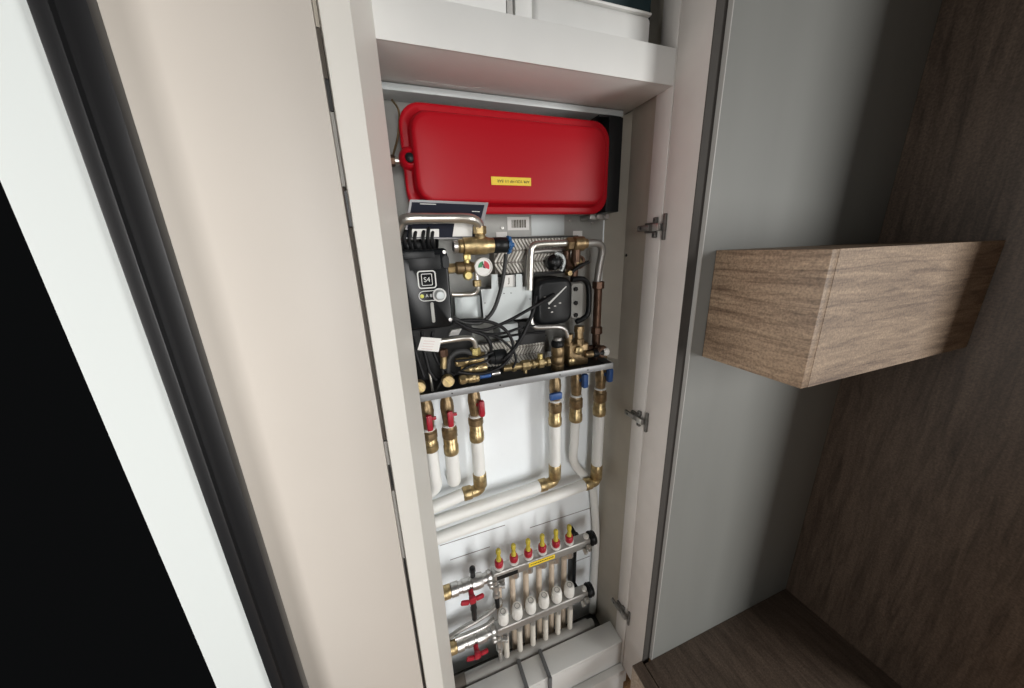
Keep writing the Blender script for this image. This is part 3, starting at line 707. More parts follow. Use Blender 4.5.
# ================================================================== tray
Zt = -.312
t = thing('drip_tray', (.27, .78, Z(-.325)), 'grey metal tray under the heating unit with a turned up front lip', 'tray')
mb = MB()
xr = at(613.5, 363, .70).x
mb.box((-.02, .704, Z(-.322)), (xr - .002, .852, Z(-.318)), .001); obj('tray_floor', mb, 'darkgrey', t)
mb = MB(); mb.box((-.02, .700, Z(-.3225)), (xr, .7038, Z(-.3055)), .001); obj('front_lip', mb, 'lip', t)
mb = MB(); mb.prism([(xr - .0035, .7042, Z(-.3178)), (xr - .0035, .7042, Z(-.3055)), (xr - .0035, .852, Z(-.292)), (xr - .0035, .852, Z(-.3178))], (.003, 0, 0)); obj('end_wall', mb, 'lip', t)
for px in (452, 500, 560, 588):
    c = at(px, 398 - (px - 423) * .185, .70); mb = MB(); mb.cyl((c.x, .7002, Z(-.314)), (c.x, .699, Z(-.314)), .0018, 10); obj('hole', mb, 'dark', t)
ZT = -.3176                                # upper face of the tray

# ================================================================== low brass group on the tray
Yl = .745
def vbody(name, px, y_top, y_bot, Y, prof, m, par, n=20):
    a = at(px, y_top, Y); b = at(px, y_bot, Y); X = (a.x + b.x) / 2; L = a.z - b.z
    mb = MB(); mb.lathe((X, Y, b.z), (0, 0, 1), [(f * L, r) for f, r in prof], n); return obj(name, mb, m, par), X, b.z, a.z
# column 1
c = at(557.5, 369, Yl)
t = thing('filter_valve', (c.x, Yl, c.z), 'ringed brass filter column with a black cap, left of the brass block', 'valve')
vbody('body', 557.5, 346, 371, Yl, [(0, .016), (.12, .0175), (.3, .0175), (.33, .0155), (.38, .0175), (.58, .0175), (.62, .0155), (.67, .0175), (.9, .0175), (1, .015)], 'brassdark', t, 24)
vbody('cap', 557.5, 340, 346.5, Yl, [(0, .0155), (.3, .0175), (.7, .0165), (1, .013)], 'blackp', t)
vbody('rim', 557.5, 337, 340.5, Yl, [(0, .012), (.8, .012), (1, .009)], 'dullsteel', t)
# brass block
a = at(567, 344, .757); b = at(588, 369, .757); b.z = Z(-.3174)
t = thing('brass_block', ((a.x + b.x) / 2, .757, b.z), 'large aged brass valve block at the right end of the tray', 'valve block')
mb = MB(); mb.box((a.x, .745, b.z), (b.x - .006, .79, a.z), .006, seg=3); obj('body', mb, 'brassdark', t)
vbody('spigot', 568.5, 334, 345, .752, [(0, .012), (.3, .0125), (.32, .010), (.6, .010), (.62, .0125), (1, .0115)], 'brassdark', t)
vbody('spigot', 579, 326, 345, .757, [(0, .0145), (.35, .0145), (.38, .012), (.7, .012), (.72, .0145), (1, .0135)], 'brassdark', t, 8)
p = at(578, 350, .745); mb = MB(); mb.lathe((p.x, .7452, p.z), (0, -1, 0), [(0, .013), (.008, .013), (.010, .010)], 8, False); obj('front_nut', mb, 'brass', t)
p = at(571, 361, .745); mb = MB(); mb.lathe((p.x, .7452, p.z), (0, -1, 0), [(0, .010), (.006, .010), (.008, .007)], 20); obj('front_plug', mb, 'brass', t)
p = at(588, 349, .765); mb = MB(); mb.cyl((b.x - .0065, .765, p.z), (b.x + .016, .765, p.z), .011, 16, .002); obj('side_outlet', mb, 'copper', t)
# knob with white end
c = at(592, 354, .735); e = at(604, 351.5, .735)
t = thing('balancing_valve', (c.x, .735, c.z), 'black necked valve with white end cap lying above the tray at the right', 'valve')
mb = MB(); mb.cyl((c.x - .018, .741, c.z), (c.x + .004, .737, c.z), .0095, 16, .001); obj('stem', mb, 'brassdark', t)
mb = MB(); mb.cyl((c.x + .004, .737, c.z), (e.x - .006, .734, e.z), .0115, 18, .001); obj('neck', mb, 'blackp', t)
mb = MB(); mb.cyl((e.x - .006, .734, e.z), (e.x + .010, .733, e.z), .0120, 20, .002); obj('end_cap', mb, 'offwhite', t)
c = at(607, 353, .722)
mb = MB(); mb.lathe((c.x - .012, .752, c.z), (.15, -1, .1), [(0, .014), (.008, .018), (.022, .018), (.026, .014)], 22)
t = tag(obj('end_plug', mb, 'copper'), 'round aged copper plug at the right corner of the tray', 'plug')
# long horizontal brass pipe
Yh = .727
a = at(503, 368.5, Yh); b = at(549, 361.5, Yh); zc = (a.z + b.z) / 2 ; xa, xb = a.x, b.x
t = thing('brass_pipe', ((xa + xb) / 2, Yh, zc - .012), 'horizontal brass pipe with nuts leading to the ringed filter column', 'pipe')
mb = MB(); mb.cyl((xa, Yh, zc), (xb, Yh, zc), .0085, 16); obj('tube', mb, 'brass', t)
for f, r, ww in ((.22, .0125, .010), (.47, .014, .022), (.64, .0125, .008), (.80, .0145, .016), (.97, .0125, .010)):
    X = xa + (xb - xa) * f; mb = MB(); mb.hexn((X - ww / 2, Yh, zc), (X + ww / 2, Yh, zc), r, 8); obj('nut', mb, 'brass', t)
X = xa + (xb - xa) * .47; mb = MB(); mb.cyl((X, Yh, zc - .010), (X, Yh, zc - .021), .005, 12); obj('drain_stub', mb, 'brass', t)
X = xa + (xb - xa) * .80; mb = MB(); mb.cyl((X, Yh, zc + .010), (X, Yh, zc + .024), .007, 12); obj('top_stub', mb, 'brasslight', t)

# left low group
mb = MB(); mb.tube([at(432, 343.5, .735), at(440, 341.5, .735), at(466, 338, .735), at(473.5, 340.5, .738), at(476, 348, .742)], .0068, 14)
tag(obj('steel_pipe', mb, 'steel'), 'short steel pipe bending down beside the white paper tag', 'pipe')
c = at(475.5, 353, .742)
t = thing('brass_tee', (c.x, .742, c.z - .01), 'yellow brass tee at the end of the short steel pipe', 'fitting')
mb = MB(); mb.hexn((c.x, .742, c.z - .004), (c.x, .742, c.z + .014), .0125); obj('union_nut', mb, 'brasslight', t)
mb = MB(); mb.cyl((c.x - .014, .746, c.z - .010), (c.x + .022, .746, c.z - .010), .010, 16, .0015); obj('body', mb, 'brass', t)
def hvalve(px0, py0, px1, py1, Y, r, label, mats=('brass', 'brass')):
    a = at(px0, py0, Y); b = at(px1, py1, Y); z = (a.z + b.z) / 2; L = b.x - a.x
    t = thing('brass_fitting', ((a.x + b.x) / 2, Y, z - r), label, 'fitting', 'brass fittings on the left of the tray')
    mb = MB(); mb.lathe((a.x, Y, z), (1, 0, 0), [(0, r * .7), (.002, r * .85), (L * .35, r * .85), (L * .38, r * .75), (L * .42, r * .75), (L * .45, r * .9), (L * .95, r * .9), (L, r * .7)], 18); obj('body', mb, mats[0], t)
    mb = MB(); mb.hexn((a.x + L * .05, Y, z), (a.x + L * .30, Y, z), r); obj('nut', mb, mats[1], t)
    mb = MB(); mb.hexn((a.x + L * .62, Y, z), (a.x + L * .82, Y, z), r * 1.02, 8); obj('nut', mb, mats[1], t)
    return t
hvalve(455, 361.5, 487, 359.5, .737, .0115, 'brass fitting lying behind, highest of the three stacked on the left')
hvalve(461, 369.5, 487, 367.5, .727, .0105, 'brass fitting in the middle of the three stacked on the left')
hvalve(459, 379.5, 479, 377.5, .716, .0125, 'brass fitting nearest the tray lip, lowest of the three stacked')
a = at(490, 358, .735); b = at(506, 357, .735)
t = thing('valve_actuator', (a.x, .735, a.z - .018), 'black round actuator at the middle of the tray in front of the exchanger', 'actuator')
mb = MB(); mb.lathe((a.x - .006, .735, a.z), (1, 0, 0), [(0, .012), (.004, .0165), (.014, .0165), (.016, .0185), (b.x - a.x + .002, .0185), (b.x - a.x + .006, .015)], 22); obj('housing', mb, 'blackp', t)
mb = MB(); mb.cyl((a.x - .016, .735, a.z), (a.x - .0065, .735, a.z), .010, 16); obj('collar', mb, 'dullsteel', t)
a = at(480, 377, .720); b = at(491, 375, .720)
mb = MB(); mb.cyl((a.x, .722, a.z), (b.x, .722, a.z), .0055, 12, .001)
tag(obj('blue_sleeve', mb, 'blueplastic'), 'short blue sleeve on the tray right of the lowest brass fitting', 'sleeve')
a = at(491, 374, .722); b = at(500, 373, .722); mb = MB(); mb.cyl((a.x + .001, .723, a.z), (b.x, .723, a.z), .006, 12, .001)
tag(obj('steel_stub', mb, 'chrome'), 'short bright steel stub beside the blue sleeve', 'stub')
# round brass caps facing the room
for px, py, lb, g_ in ((419.5, 388, 'round brass cap facing out on the tray, partly behind the post', 0), (448.5, 382, 'round brass cap facing out on the tray, right of the black bracket wire', 1)):
    c = at(px, py, .712)
    t = thing('cleanout_plug', (c.x, .73, c.z - .015), lb, 'cap', 'round brass caps on the tray')
    mb = MB(); mb.lathe((c.x, .742, c.z), (0, -1, 0), [(0, .010), (.012, .010), (.014, .0145), (.027, .0148), (.030, .013)], 24); obj('body', mb, 'brass', t)
    mb = MB(); mb.box((c.x - .010, .7112, c.z - .0012), (c.x + .010, .7125, c.z + .0012), rot=Matrix.Rotation(math.radians(50), 4, 'Y')); obj('slot', mb, 'brasslight', t)
c = at(443.5, 354, .735)
t = thing('copper_union', (c.x, .735, c.z - .02), 'reddish brass union under the right corner of the paper tag', 'fitting')
mb = MB(); mb.hexn((c.x, .735, c.z - .006), (c.x, .735, c.z + .012), .0105); obj('nut', mb, 'copper', t)
mb = MB(); mb.cyl((c.x - .003, .735, c.z - .034), (c.x, .735, c.z - .006), .0075, 14); obj('stub', mb, 'brass', t)
# capillary tubes and dark hoses on the left
for pts, r, m_, lb in (
    ([(424, 352), (428, 365), (431, 380), (433, 393)], .0035, 'steel', 'thin bright tube slanting down behind the round brass caps'),
    ([(440, 362), (443, 372), (440, 384), (434, 393)], .0030, 'greycable', 'dark grey wire bending beside the round brass cap'),
    ([(449, 378), (448, 364), (453, 354), (464, 351), (474, 355)], .0068, 'darkgrey', 'dark grey bent hose left of the stacked brass fittings'),
    ([(412, 336), (415, 350), (420, 365), (424, 377)], .0045, 'cable', 'black hose going down beside the post below the controller'),
    ([(422, 332), (423, 345), (426, 358), (430, 372), (437, 380)], .0045, 'cable', 'black hose passing behind the white paper tag'),
    ([(433, 331), (432, 343), (436, 358), (443, 368), (454, 375)], .0045, 'cable', 'black hose from the controller down to the brass fittings')):
    Ys = .742
    mb = MB(); mb.tube([at(px, py, Ys) for px, py in pts], r, 10)
    tag(obj('small_hose', mb, m_), lb, 'hose')
# paper tag
t = thing('paper_tag', at(430, 351, .722), 'white paper tag with faded red print hanging below the controller', 'tag')
mb = quad([(417.5, 350), (421.5, 337), (441.5, 338.5), (438.5, 352)], .722, .0009); obj('tag_sheet', mb, 'paper', t)
for k in range(4):
    y = 340.5 + k * 2.6; x = 424 - k * .8
    obj('print_line', quad([(x, y), (x + 11, y + .7), (x + 10.8, y + 1.5), (x - .2, y + .8)], .7214, .0005), 'paperpink', t)

# ---- cables across the middle
CAB = [
    ([(453, 319, .742), (466, 327, .735), (484, 330, .728), (506, 322, .725), (528, 310, .727), (545, 300, .737), (554, 294, .748)], .0040, 'cable', 'black cable rising right from the controller to the pump'),
    ([(506, 254, .742), (504, 272, .738), (500, 292, .735), (493, 311, .733), (482, 322, .735), (468, 323, .738), (453, 318, .745)], .0048, 'greycable', 'dark cable dropping from the blue ring to the controller corner'),
    ([(452, 321, .745), (472, 320, .735), (490, 322, .728), (503, 328, .722), (511, 338, .718), (513, 349, .716), (508, 360, .714), (497, 369, .712), (480, 374, .712), (458, 372, .717)], .0040, 'cable', 'black cable curving in a wide arc over the brass pipe'),
    ([(536, 296, .745), (534, 308, .738), (529, 322, .732), (521, 338, .725), (513, 350, .712), (503, 360, .716)], .0048, 'cable', 'thick black cable slanting down from the pump to the actuator'),
    ([(454, 324, .742), (472, 331, .735), (488, 334, .732), (504, 333, .73), (520, 328, .735), (538, 325, .745)], .0034, 'cable', 'thin black cable running level under the metal cover'),
    ([(455, 322, .742), (470, 330, .735), (484, 335, .728), (490, 343, .724), (491, 351, .728)], .0046, 'cable', 'short black cable ending at the round actuator'),
    ([(462, 326, .738), (480, 333, .732), (497, 337, .724), (508, 345, .718), (514, 352, .712), (516, 360, .709), (513, 368, .709)], .0030, 'cable', 'thin black cable crossing behind the wide arc'),
    ([(458, 373, .722), (470, 366, .718), (484, 362, .716), (494, 356, .718)], .0030, 'cable', 'thin black cable lying over the stacked brass fittings'),
    ([(455, 361, .727), (468, 360, .722), (482, 357, .722), (493, 352, .728)], .0030, 'cable', 'thin black lead crossing above the highest brass fitting'),
    ([(499, 338, .79), (515, 335, .775), (530, 333, .765), (545, 332, .76)], .0034, 'cable', 'black cable behind the pale box heading to the thin bright pipe'),
]
for pts, r, m_, lb in CAB:
    mb = MB(); mb.tube([at(*p) for p in pts], r, 10)
    tag(obj('black_cable', mb, m_), lb, 'cable', 'cables crossing the heating unit')

# ================================================================== isolation valves below the tray
Yi = .808
PR = .0178
def ball_valve(px, ys, label, colour, style):
    """ys: pixel rows: top, body bottom, upper nut bottom, lower nut bottom"""
    z = [at(px + (y - ys[0]) * .03, y, Yi).z for y in ys]; X = at(px, (ys[0] + ys[-1]) / 2, Yi).x
    z[0] = Z(-.3225)
    t = thing('ball_valve', (X, Yi, z[3]), label, 'valve', 'ball valves under the tray')
    h = z[0] - z[1]
    mb = MB(); mb.lathe((X, Yi, z[1]), (0, 0, 1), [(0, .0145), (h * .22, .0165), (h * .40, .0185), (h * .55, .0165), (h * .60, .0135), (h * .74, .0135), (h * .76, .0170), (h * .94, .0170), (h, .0155)], 22); obj('body', mb, 'brassdark', t)
    h = z[1] - z[2]; mb = MB(); mb.lathe((X, Yi, z[2]), (0, 0, 1), [(0, .0180), (h * .1, .0212), (h * .7, .0212), (h * .75, .0190), (h, .0165)], 12, False); obj('union_nut', mb, 'brassdark', t)
    mb = MB(); mb.lathe((X, Yi, z[1] - .002), (0, 0, 1), [(0, .0185), (.003, .0192), (.005, .0165)], 20); obj('washer', mb, 'paper', t)
    h = z[2] - z[3]; mb = MB(); mb.lathe((X, Yi, z[3]), (0, 0, 1), [(0, .0195), (h * .06, .0208), (h * .50, .0208), (h * .55, .0190), (h * .95, .0190), (h, .0175)], 20); obj('compression_nut', mb, 'brass', t)
    zm = z[1] + (z[0] - z[1]) * {'wide': .24, 'side': .48, 'long': .34, 'right': .34}[style]
    mb = MB()
    if style == 'wide':
        mb.box((X - .034, Yi - .038, zm - .010), (X + .006, Yi - .025, zm + .012), .005); mb.cyl((X, Yi - .025, zm), (X, Yi - .014, zm), .006)
    elif style == 'side':
        mb.box((X + .001, Yi - .040, zm - .020), (X + .018, Yi - .022, zm + .024), .005); mb.cyl((X + .006, Yi - .021, zm), (X + .004, Yi - .010, zm), .006)
    elif style == 'long':
        mb.box((X - .006, Yi - .036, zm - .036), (X + .010, Yi - .024, zm + .010), .005); mb.cyl((X + .002, Yi - .025, zm), (X, Yi - .013, zm), .006); mb.box((X + .009, Yi - .033, zm - .006), (X + .020, Yi - .027, zm + .003), .002)
    else:
        mb.box((X + .003, Yi - .042, zm - .030), (X + .020, Yi - .022, zm + .018), .007); mb.cyl((X + .008, Yi - .022, zm), (X + .004, Yi - .011, zm), .006)
    obj('handle', mb, colour, t)
    return X, z[3]
XA, ZA = ball_valve(428.5, (403, 428, 438, 450), 'brass ball valve with red handle, half hidden by the post', 'redplastic', 'long')
XB, ZB = ball_valve(449, (399, 424, 437, 453), 'brass ball valve with a red handle pointing down, second from the post', 'redplastic', 'long')
XC, ZC = ball_valve(475.5, (395, 415, 424, 440), 'brass ball valve with red handle above the leftmost brass elbow', 'redplastic', 'right')
XD, ZD = ball_valve(555, (381, 400, 411, 424), 'brass ball valve with a blue handle lying crosswise', 'blueplastic', 'wide')
XE, ZE = ball_valve(576, (377, 395, 407, 420), 'brass ball valve with blue handle above the bending white pipe', 'blueplastic', 'side')
XF, ZF = ball_valve(600, (371, 388, 401, 414), 'brass ball valve with blue handle nearest the right wall', 'blueplastic', 'side')

def pipe(pts, label, r=PR, m_='pipe', rad=.03, n=18):
    mb = MB(); mb.tube(pts, r, n, rad=rad); return tag(obj('white_pipe', mb, m_), label, 'pipe', None)
XL = -.03
pipe([(XA, Yi, ZA), (XA, Yi, at(437, 474, Yi).z), (XA + .004, .822, at(440, 488, .822).z), (XA - .07, .838, at(436, 494, .838).z)], 'white pipe bending away behind the post under the half hidden valve')
pipe([(XB, Yi, ZB), (XB, Yi, at(451, 484, Yi).z), (XB, .861, at(451, 484, Yi).z - .004)], 'short wide white pipe under the second red valve from the post', .0195)

def elbow(X, zc, ztop, xl, label):
    """vertical pipe above, horizontal pipe to the left"""
    t = thing('brass_elbow', (X, Yi, zc - .017), label, 'elbow', 'brass elbows on the white pipes')
    mb = MB(); mb.tube([(X, Yi, ztop - .016), (X, Yi, zc), (xl + .016, Yi, zc)], .0168, 18, rad=.020); obj('bend', mb, 'brass', t)
    h = ztop - .016
    mb = MB(); mb.lathe((X, Yi, zc + .012), (0, 0, 1), [(0, .0178), (.003, .0200), (ztop - zc - .015, .0200), (ztop - zc - .012, .0185)], 20); obj('sleeve_nut', mb, 'brass', t)
    mb = MB(); mb.lathe((xl, Yi, zc), (1, 0, 0), [(0, .0185), (.003, .0202), (.024, .0202), (.027, .0175)], 20); obj('sleeve_nut', mb, 'brass', t)
zc = at(478, 490, Yi).z; zt = at(477, 473, Yi).z; xl = at(463, 495, Yi).x
elbow(XC, zc, zt, xl, 'brass elbow below the third red valve, leftmost elbow')
pipe([(XC, Yi, ZC), (XC, Yi, zt)], 'upright white pipe below the third red valve')
pipe([(XL, Yi - .012, zc - .016), (xl, Yi, zc)], 'white pipe running to the post from the leftmost brass elbow')
zc = at(553, 482, Yi).z; zt = at(554, 464, Yi).z; xl = at(539, 487, Yi).x
elbow(XD, zc, zt, xl, 'brass elbow below the crosswise blue handle')
pipe([(XD, Yi, ZD), (XD, Yi, zt)], 'upright white pipe below the crosswise blue handle')
pipe([(XL, Yi - .006, zc - .018), (xl, Yi, zc)], 'white pipe running to the post from the middle brass elbow', .0178)
zc = at(600, 480, Yi).z; zt = at(600, 463, Yi).z; xl = at(584, 485, Yi).x
elbow(XF, zc, zt, xl, 'brass elbow beside the right wall')
pipe([(XF, Yi, ZF), (XF, Yi, zt)], 'upright white pipe nearest the right wall')
pipe([(XL, Yi - .008, zc - .030), (xl, Yi, zc)], 'lowest long white pipe, running to the post from the elbow beside the right wall', .0178)
pr = at(600, 607, .825); pq = at(595, 505, .825); xe = .6095
mb = MB(); mb.tube([(XE, Yi, ZE), (XE, Yi + .004, at(576.5, 440, Yi).z), (XE + .008, .822, at(580, 462, .822).z), (xe - .034, .8455, at(590, 484, .842).z), (xe - .014, .8455, at(596, 505, .843).z), (xe, .8455, at(599, 540, .843).z), (xe, .8455, at(602, 575, .843).z), (xe, .8455, at(603, 607, .843).z)], .0142, 18)
tag(obj('white_pipe', mb, 'pipe'), 'long white pipe bending behind the right elbow down to the cupboard base', 'pipe')

# ================================================================== manifold
Ym = .780
f0 = at(499, 565, Ym); f5 = at(569, 541, Ym)
mx0 = at(492, 576, Ym).x; mx1 = at(588, 543, Ym).x
mz = (at(505, 570, Ym).z + at(580, 541, Ym).z) / 2
lz = (at(505, 625, Ym).z + at(585, 591, Ym).z) / 2
STEP = (f5.x - f0.x) / 5
def manifold(z, lab, top):
    t = thing('manifold_bar', ((mx0 + mx1) / 2, Ym, z - .02), lab, 'manifold')
    mb = MB(); mb.box((mx0, Ym - .018, z - .018), (mx1, Ym + .018, z + .016), .006, seg=3); bar = obj('bar', mb, 'dullsteel', t)
    mb = MB(); mb.lathe((mx1, Ym, z), (1, 0, 0), [(0, .017), (.004, .024), (.010, .025), (.012, .021), (.014, .021), (.018, .024), (.024, .022)], 22); obj('end_cap', mb, 'blackp', t)
    X = mx1 - .012; mb = MB(); mb.lathe((X, Ym - .004, z + .016), (0, 0, 1), [(0, .009), (.006, .010), (.010, .0085), (.012, .005)], 14); obj('air_bleed', mb, 'offwhite', t)
    mb = MB(); mb.lathe((X, Ym - .018, z - .006), (0, -1, -.4), [(0, .010), (.010, .010), (.012, .007), (.018, .007)], 12); mb.hexn((X - .016, Ym - .02, z - .012), (X - .016, Ym - .036, z - .018), .008); obj('drain_cock', mb, 'chrome', t)
    return t, bar
t, bar = manifold(mz, 'upper steel manifold bar carrying the red and yellow flow meters', True)
a = at(529, 566, Ym - .02); b = at(555, 555.5, Ym - .02)
mb = MB(); mb.box((a.x, Ym - .0192, mz - .006), (b.x, Ym - .018, mz + .010)); lab = obj('yellow_label', mb, 'yellow', t)
mb = MB(); x = a.x + .006
while x < b.x - .008:
    wd = random.choice((.0025, .004, .0055)); mb.box((x, Ym - .0196, mz + .0005), (x + wd, Ym - .0191, mz + .0045)); x += wd + .0018
obj('faded_print', mb, 'ink', lab)
a = at(497, 577, Ym - .02); b = at(518, 570, Ym - .02); mb = MB(); mb.box((a.x, Ym - .0192, mz - .012), (b.x, Ym - .018, mz + .002)); obj('black_label', mb, 'blackp', t)
t, bar = manifold(lz, 'lower steel manifold bar carrying the white valve caps', False)

ORD = ('first', 'second', 'third', 'fourth', 'fifth', 'sixth')
fm = None
for i in range(6):
    loc = Vector((f0.x + STEP * i, Ym, mz + .016))
    lb = 'red and yellow flow meter on the upper bar, %s from the left' % ORD[i]
    if fm is None:
        fm = thing('flow_meter', loc, lb, 'flow meter', 'flow meters on the upper bar')
        x, y, z = loc
        mb = MB(); mb.lathe((x, y, z), (0, 0, 1), [(0, .0135), (.003, .0165), (.006, .0165), (.008, .013)], 20); obj('collar', mb, 'offwhite', fm)
        mb = MB(); mb.lathe((x, y, z + .008), (0, 0, 1), [(0, .0125), (.004, .0138), (.018, .0138), (.021, .0115), (.022, .009)], 12, False); obj('base', mb, 'redplastic', fm)
        mb = MB(); mb.lathe((x, y, z + .030), (0, 0, 1), [(0, .0085), (.010, .0078), (.012, .0065), (.022, .0065), (.027, .0080), (.038, .0080), (.042, .006), (.043, .003)], 16); obj('sight_tube', mb, 'yellowtube', fm)
    else: dup(fm, loc, lb)
c0 = at(503, 613, Ym - .004); c5 = at(570, 592, Ym - .004)
vc = None; ST2 = STEP
for i in range(6):
    loc = Vector((f0.x + .004 + ST2 * i, Ym, lz + .016))
    lb = 'white valve cap on the lower bar, %s from the left' % ORD[i]
    if vc is None:
        vc = thing('thermostat_actuator', loc, lb, 'cap', 'white caps on the lower bar')
        x, y, z = loc
        mb = MB(); mb.lathe((x, y, z), (0, -.05, 1), [(0, .013), (.006, .013)], 18); obj('thread', mb, 'chrome', vc)
        mb = MB(); mb.lathe((x, y, z + .006), (0, -.05, 1), [(0, .0175), (.002, .0188), (.034, .0178), (.042, .0165), (.0455, .0135), (.046, .008)], 20); obj('cap', mb, 'offwhite', vc)
        mb = MB(); mb.torus((x, y - .0026, z + .0522), (0, -.05, 1), .0085, .0011, 24, 6); obj('arrow_ring', mb, 'ringgrey', vc)
        mb = MB()
        for k in range(14):
            a = 2 * PI * k / 14; mb.box((x + .0180 * math.cos(a) - .0012, y + .0172 * math.sin(a) - .0012 - .0008, z + .010), (x + .0172 * math.cos(a) + .0012, y + .0172 * math.sin(a) + .0012 - .0008, z + .034))
        obj('grip_ribs', mb, 'offwhite', vc)
    else: dup(vc, loc, lb)
# tails
zb = Z(-1.5)
for row, (zt, Yt, m_, xo, lab) in enumerate(((mz - .018, Ym + .0, 'beigepipe', 0.004, 'beige pipe tail hanging from the upper bar, %s from the left'), (lz - .018, Ym + .0, 'palepipe', .010, 'pale pipe tail below the lower bar, %s from the left'))):
    base = None
    for i in range(6):
        X = f0.x + xo + STEP * i
        lb = lab % ORD[i]
        loc = Vector((X, Yt, zb))
        if base is None:
            base = thing('pipe_tail', loc, lb, 'pipe', ('tails of the upper bar', 'tails of the lower bar')[row])
            if row == 0: pts = [(X, Ym, zt - .012), (X, Ym + .004, zt - .03), (X, Ym + .036, zt - .07), (X, Ym + .040, zt - .12), (X, Ym + .040, zb)]
            else: pts = [(X, Ym, zt - .012), (X, Ym, zb)]
            mb = MB(); mb.tube(pts, .0100, 14); obj('tube', mb, m_, base)
            mb = MB(); mb.hexn((X, Ym, zt - .028), (X, Ym, zt - .001), .0125, 8); obj('nut', mb, 'chrome', base)
        else: dup(base, loc, lb)
# ball valves on the left ends of the two bars
def inlet(z, label, dx=0):
    x_l = .10
    t = thing('inlet_valve', (.16, Ym, z - .02), label, 'valve')
    mb = MB(); mb.lathe((mx0, Ym, z), (-1, 0, 0), [(0, .015), (.004, .019), (.016, .020), (.018, .0155), (.030, .0155), (.032, .021), (.050, .0225), (.066, .021), (.068, .0165), (.074, .0165), (.076, .0195), (.096, .0195), (.098, .017), (.108, .017), (.110, .0205), (.130, .0205), (.132, .016)], 22); obj('body', mb, 'chrome', t)
    mb = MB(); mb.lathe((mx0 - .132, Ym, z), (-1, 0, 0), [(0, .0185), (.003, .020), (.022, .020), (.025, .017), (.06, .017)], 8 if False else 22); obj('brass_end', mb, 'brass', t)
    hx = mx0 - .074
    mb = MB(); mb.cyl((hx, Ym - .018, z - .004), (hx, Ym - .038, z - .010), .008, 14)
    mb.box((hx - .010, Ym - .050, z - .022), (hx + .010, Ym - .036, z + .002), .004)
    mb.box((hx - .036, Ym - .048, z - .020), (hx - .009, Ym - .038, z - .004), .005, rot=Matrix.Rotation(math.radians(18), 4, 'Y'))
    mb.box((hx + .009, Ym - .048, z - .018), (hx + .036, Ym - .038, z - .002), .005, rot=Matrix.Rotation(math.radians(-6), 4, 'Y'))
    obj('butterfly_handle', mb, 'redplastic', t)
    mb = MB(); mb.lathe((mx0 - .012, Ym - .015, z), (0, -1, -.1), [(0, .009), (.010, .009), (.012, .007), (.020, .007), (.022, .005)], 12); obj('vent_screw', mb, 'chrome', t)
    return hx
hx = inlet(mz - .008, 'nickel ball valve with red butterfly handle feeding the upper bar')
inlet(lz - .004, 'nickel ball valve with red butterfly handle feeding the lower bar')
# black holder between the inlets, chrome drain cocks, thermometer stub
a = at(472, 563, Ym); mb = MB(); mb.lathe((a.x, Ym + .004, mz + .012), (0, 0, 1), [(0, .008), (.018, .008), (.022, .010), (.034, .009), (.036, .006)], 14)
tag(obj('thermometer', mb, 'blackp'), 'small black cap standing on the upper nickel ball valve', 'cap')
mb = MB(); mb.tube([(hx + .004, Ym - .030, mz - .038), (hx + .004, Ym - .024, mz - .085), (hx + .005, Ym - .016, mz - .135)], .0085, 12); mb.lathe((hx + .0045, Ym - .020, mz - .082), (0, .1, -1), [(0, .010), (.008, .0105), (.012, .008)], 12)
tag(obj('drain_hose', mb, 'blackp'), 'black hose stub hanging under the upper red butterfly handle', 'hose')
mb = MB(); mb.tube([at(446, 640, .80), at(460, 630, .80), at(476, 621, .80), at(491, 611, .80), at(502, 600, .80)], .008, 12)
tag(obj('connecting_pipe', mb, 'dullsteel'), 'dull steel pipe rising to the right between the two inlet valves', 'pipe')
mb = MB(); mb.tube([at(455, 639, .785), at(470, 633, .785), at(485, 626, .785), at(494, 619, .785)], .007, 12)
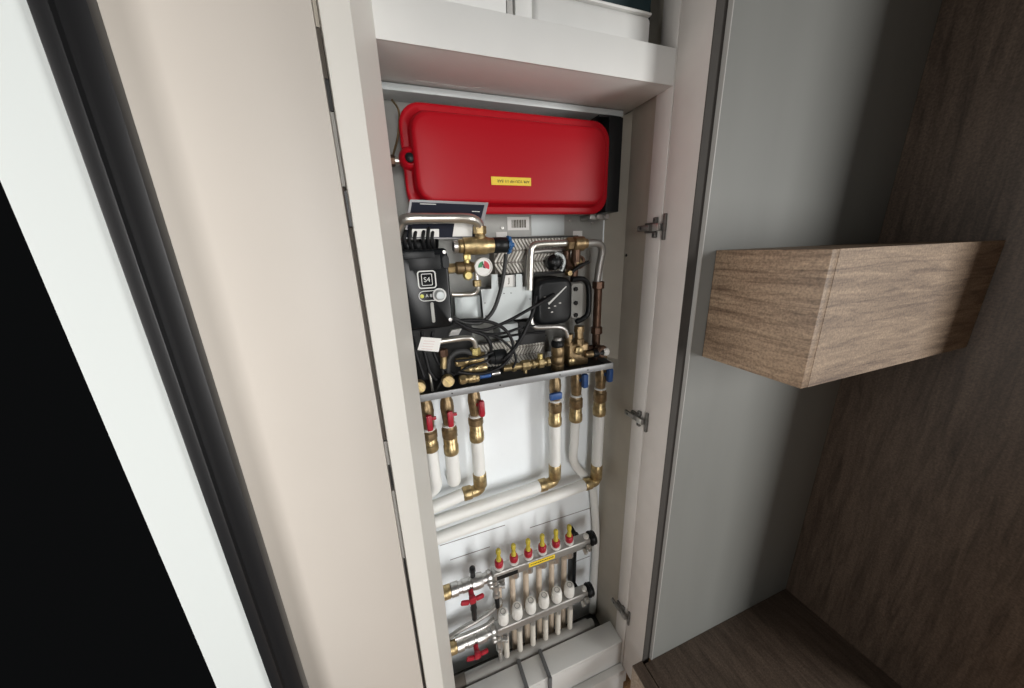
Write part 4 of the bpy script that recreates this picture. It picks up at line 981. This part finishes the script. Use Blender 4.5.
tag(obj('connecting_pipe', mb, 'chrome'), 'bright nickel pipe lying just above the lower inlet valve', 'pipe')
for zz, lb in ((mz, 'nickel drain cock hanging under the left end of the upper bar'), (lz, 'nickel drain cock hanging under the left end of the lower bar')):
    t = thing('drain_cock', (mx0 + .008, Ym - .02, zz - .07), lb, 'drain cock')
    X = mx0 + .006
    mb = MB(); mb.lathe((X, Ym - .010, zz - .0185), (0, -.15, -1), [(0, .009), (.012, .009), (.014, .013), (.026, .013), (.028, .009), (.044, .009), (.046, .012), (.056, .012), (.060, .008)], 14); obj('body', mb, 'chrome', t)
    mb = MB(); mb.lathe((X + .010, Ym - .016, zz - .038), (1, -.3, 0), [(0, .006), (.010, .006), (.011, .009), (.020, .009)], 12); obj('side_port', mb, 'chrome', t)
    mb = MB(); mb.cyl((X, Ym - .021, zz - .079), (X, Ym - .026, zz - .112), .0075, 12, .001); obj('hose_tail', mb, 'blackp' if zz == mz else 'dullsteel', t)
# black holder rail behind the bars at the right
a = at(573, 553, .835); b = at(575, 590, .835)
t = thing('manifold_bracket', (a.x, .84, b.z), 'black bracket behind the bars at the right end of the manifold', 'bracket')
mb = MB(); mb.box((a.x - .006, .825, lz - .03), (a.x + .010, .861, mz - .012), .002); obj('upright', mb, 'blackp', t)
for zz in (mz, lz):
    mb = MB(); mb.box((a.x - .005, Ym + .0185, zz - .016), (a.x + .009, .8248, zz - .004), .001); obj('clip', mb, 'blackp', t)
# grey insulated pipe lying behind the ledge
p = at(588, 625, .772)
t = thing('insulated_pipe', (.3, .772, p.z - .02), 'grey insulated pipe lying along the back of the ledge', 'pipe')
mb = MB(); mb.cyl((at(466, 684, .772).x, .772, p.z), (p.x, .772, p.z), .0215, 22, .002); obj('sleeve', mb, 'greypipe', t)
mb = MB(); mb.cyl((-.02, .772, p.z), (at(466, 684, .772).x, .772, p.z), .0235, 22, .002); obj('coupling', mb, 'brown', t)
mb = MB(); mb.cyl((p.x, .772, p.z), (p.x + .022, .772, p.z), .016, 18, .002); obj('inner_pipe', mb, 'greymetal', t)
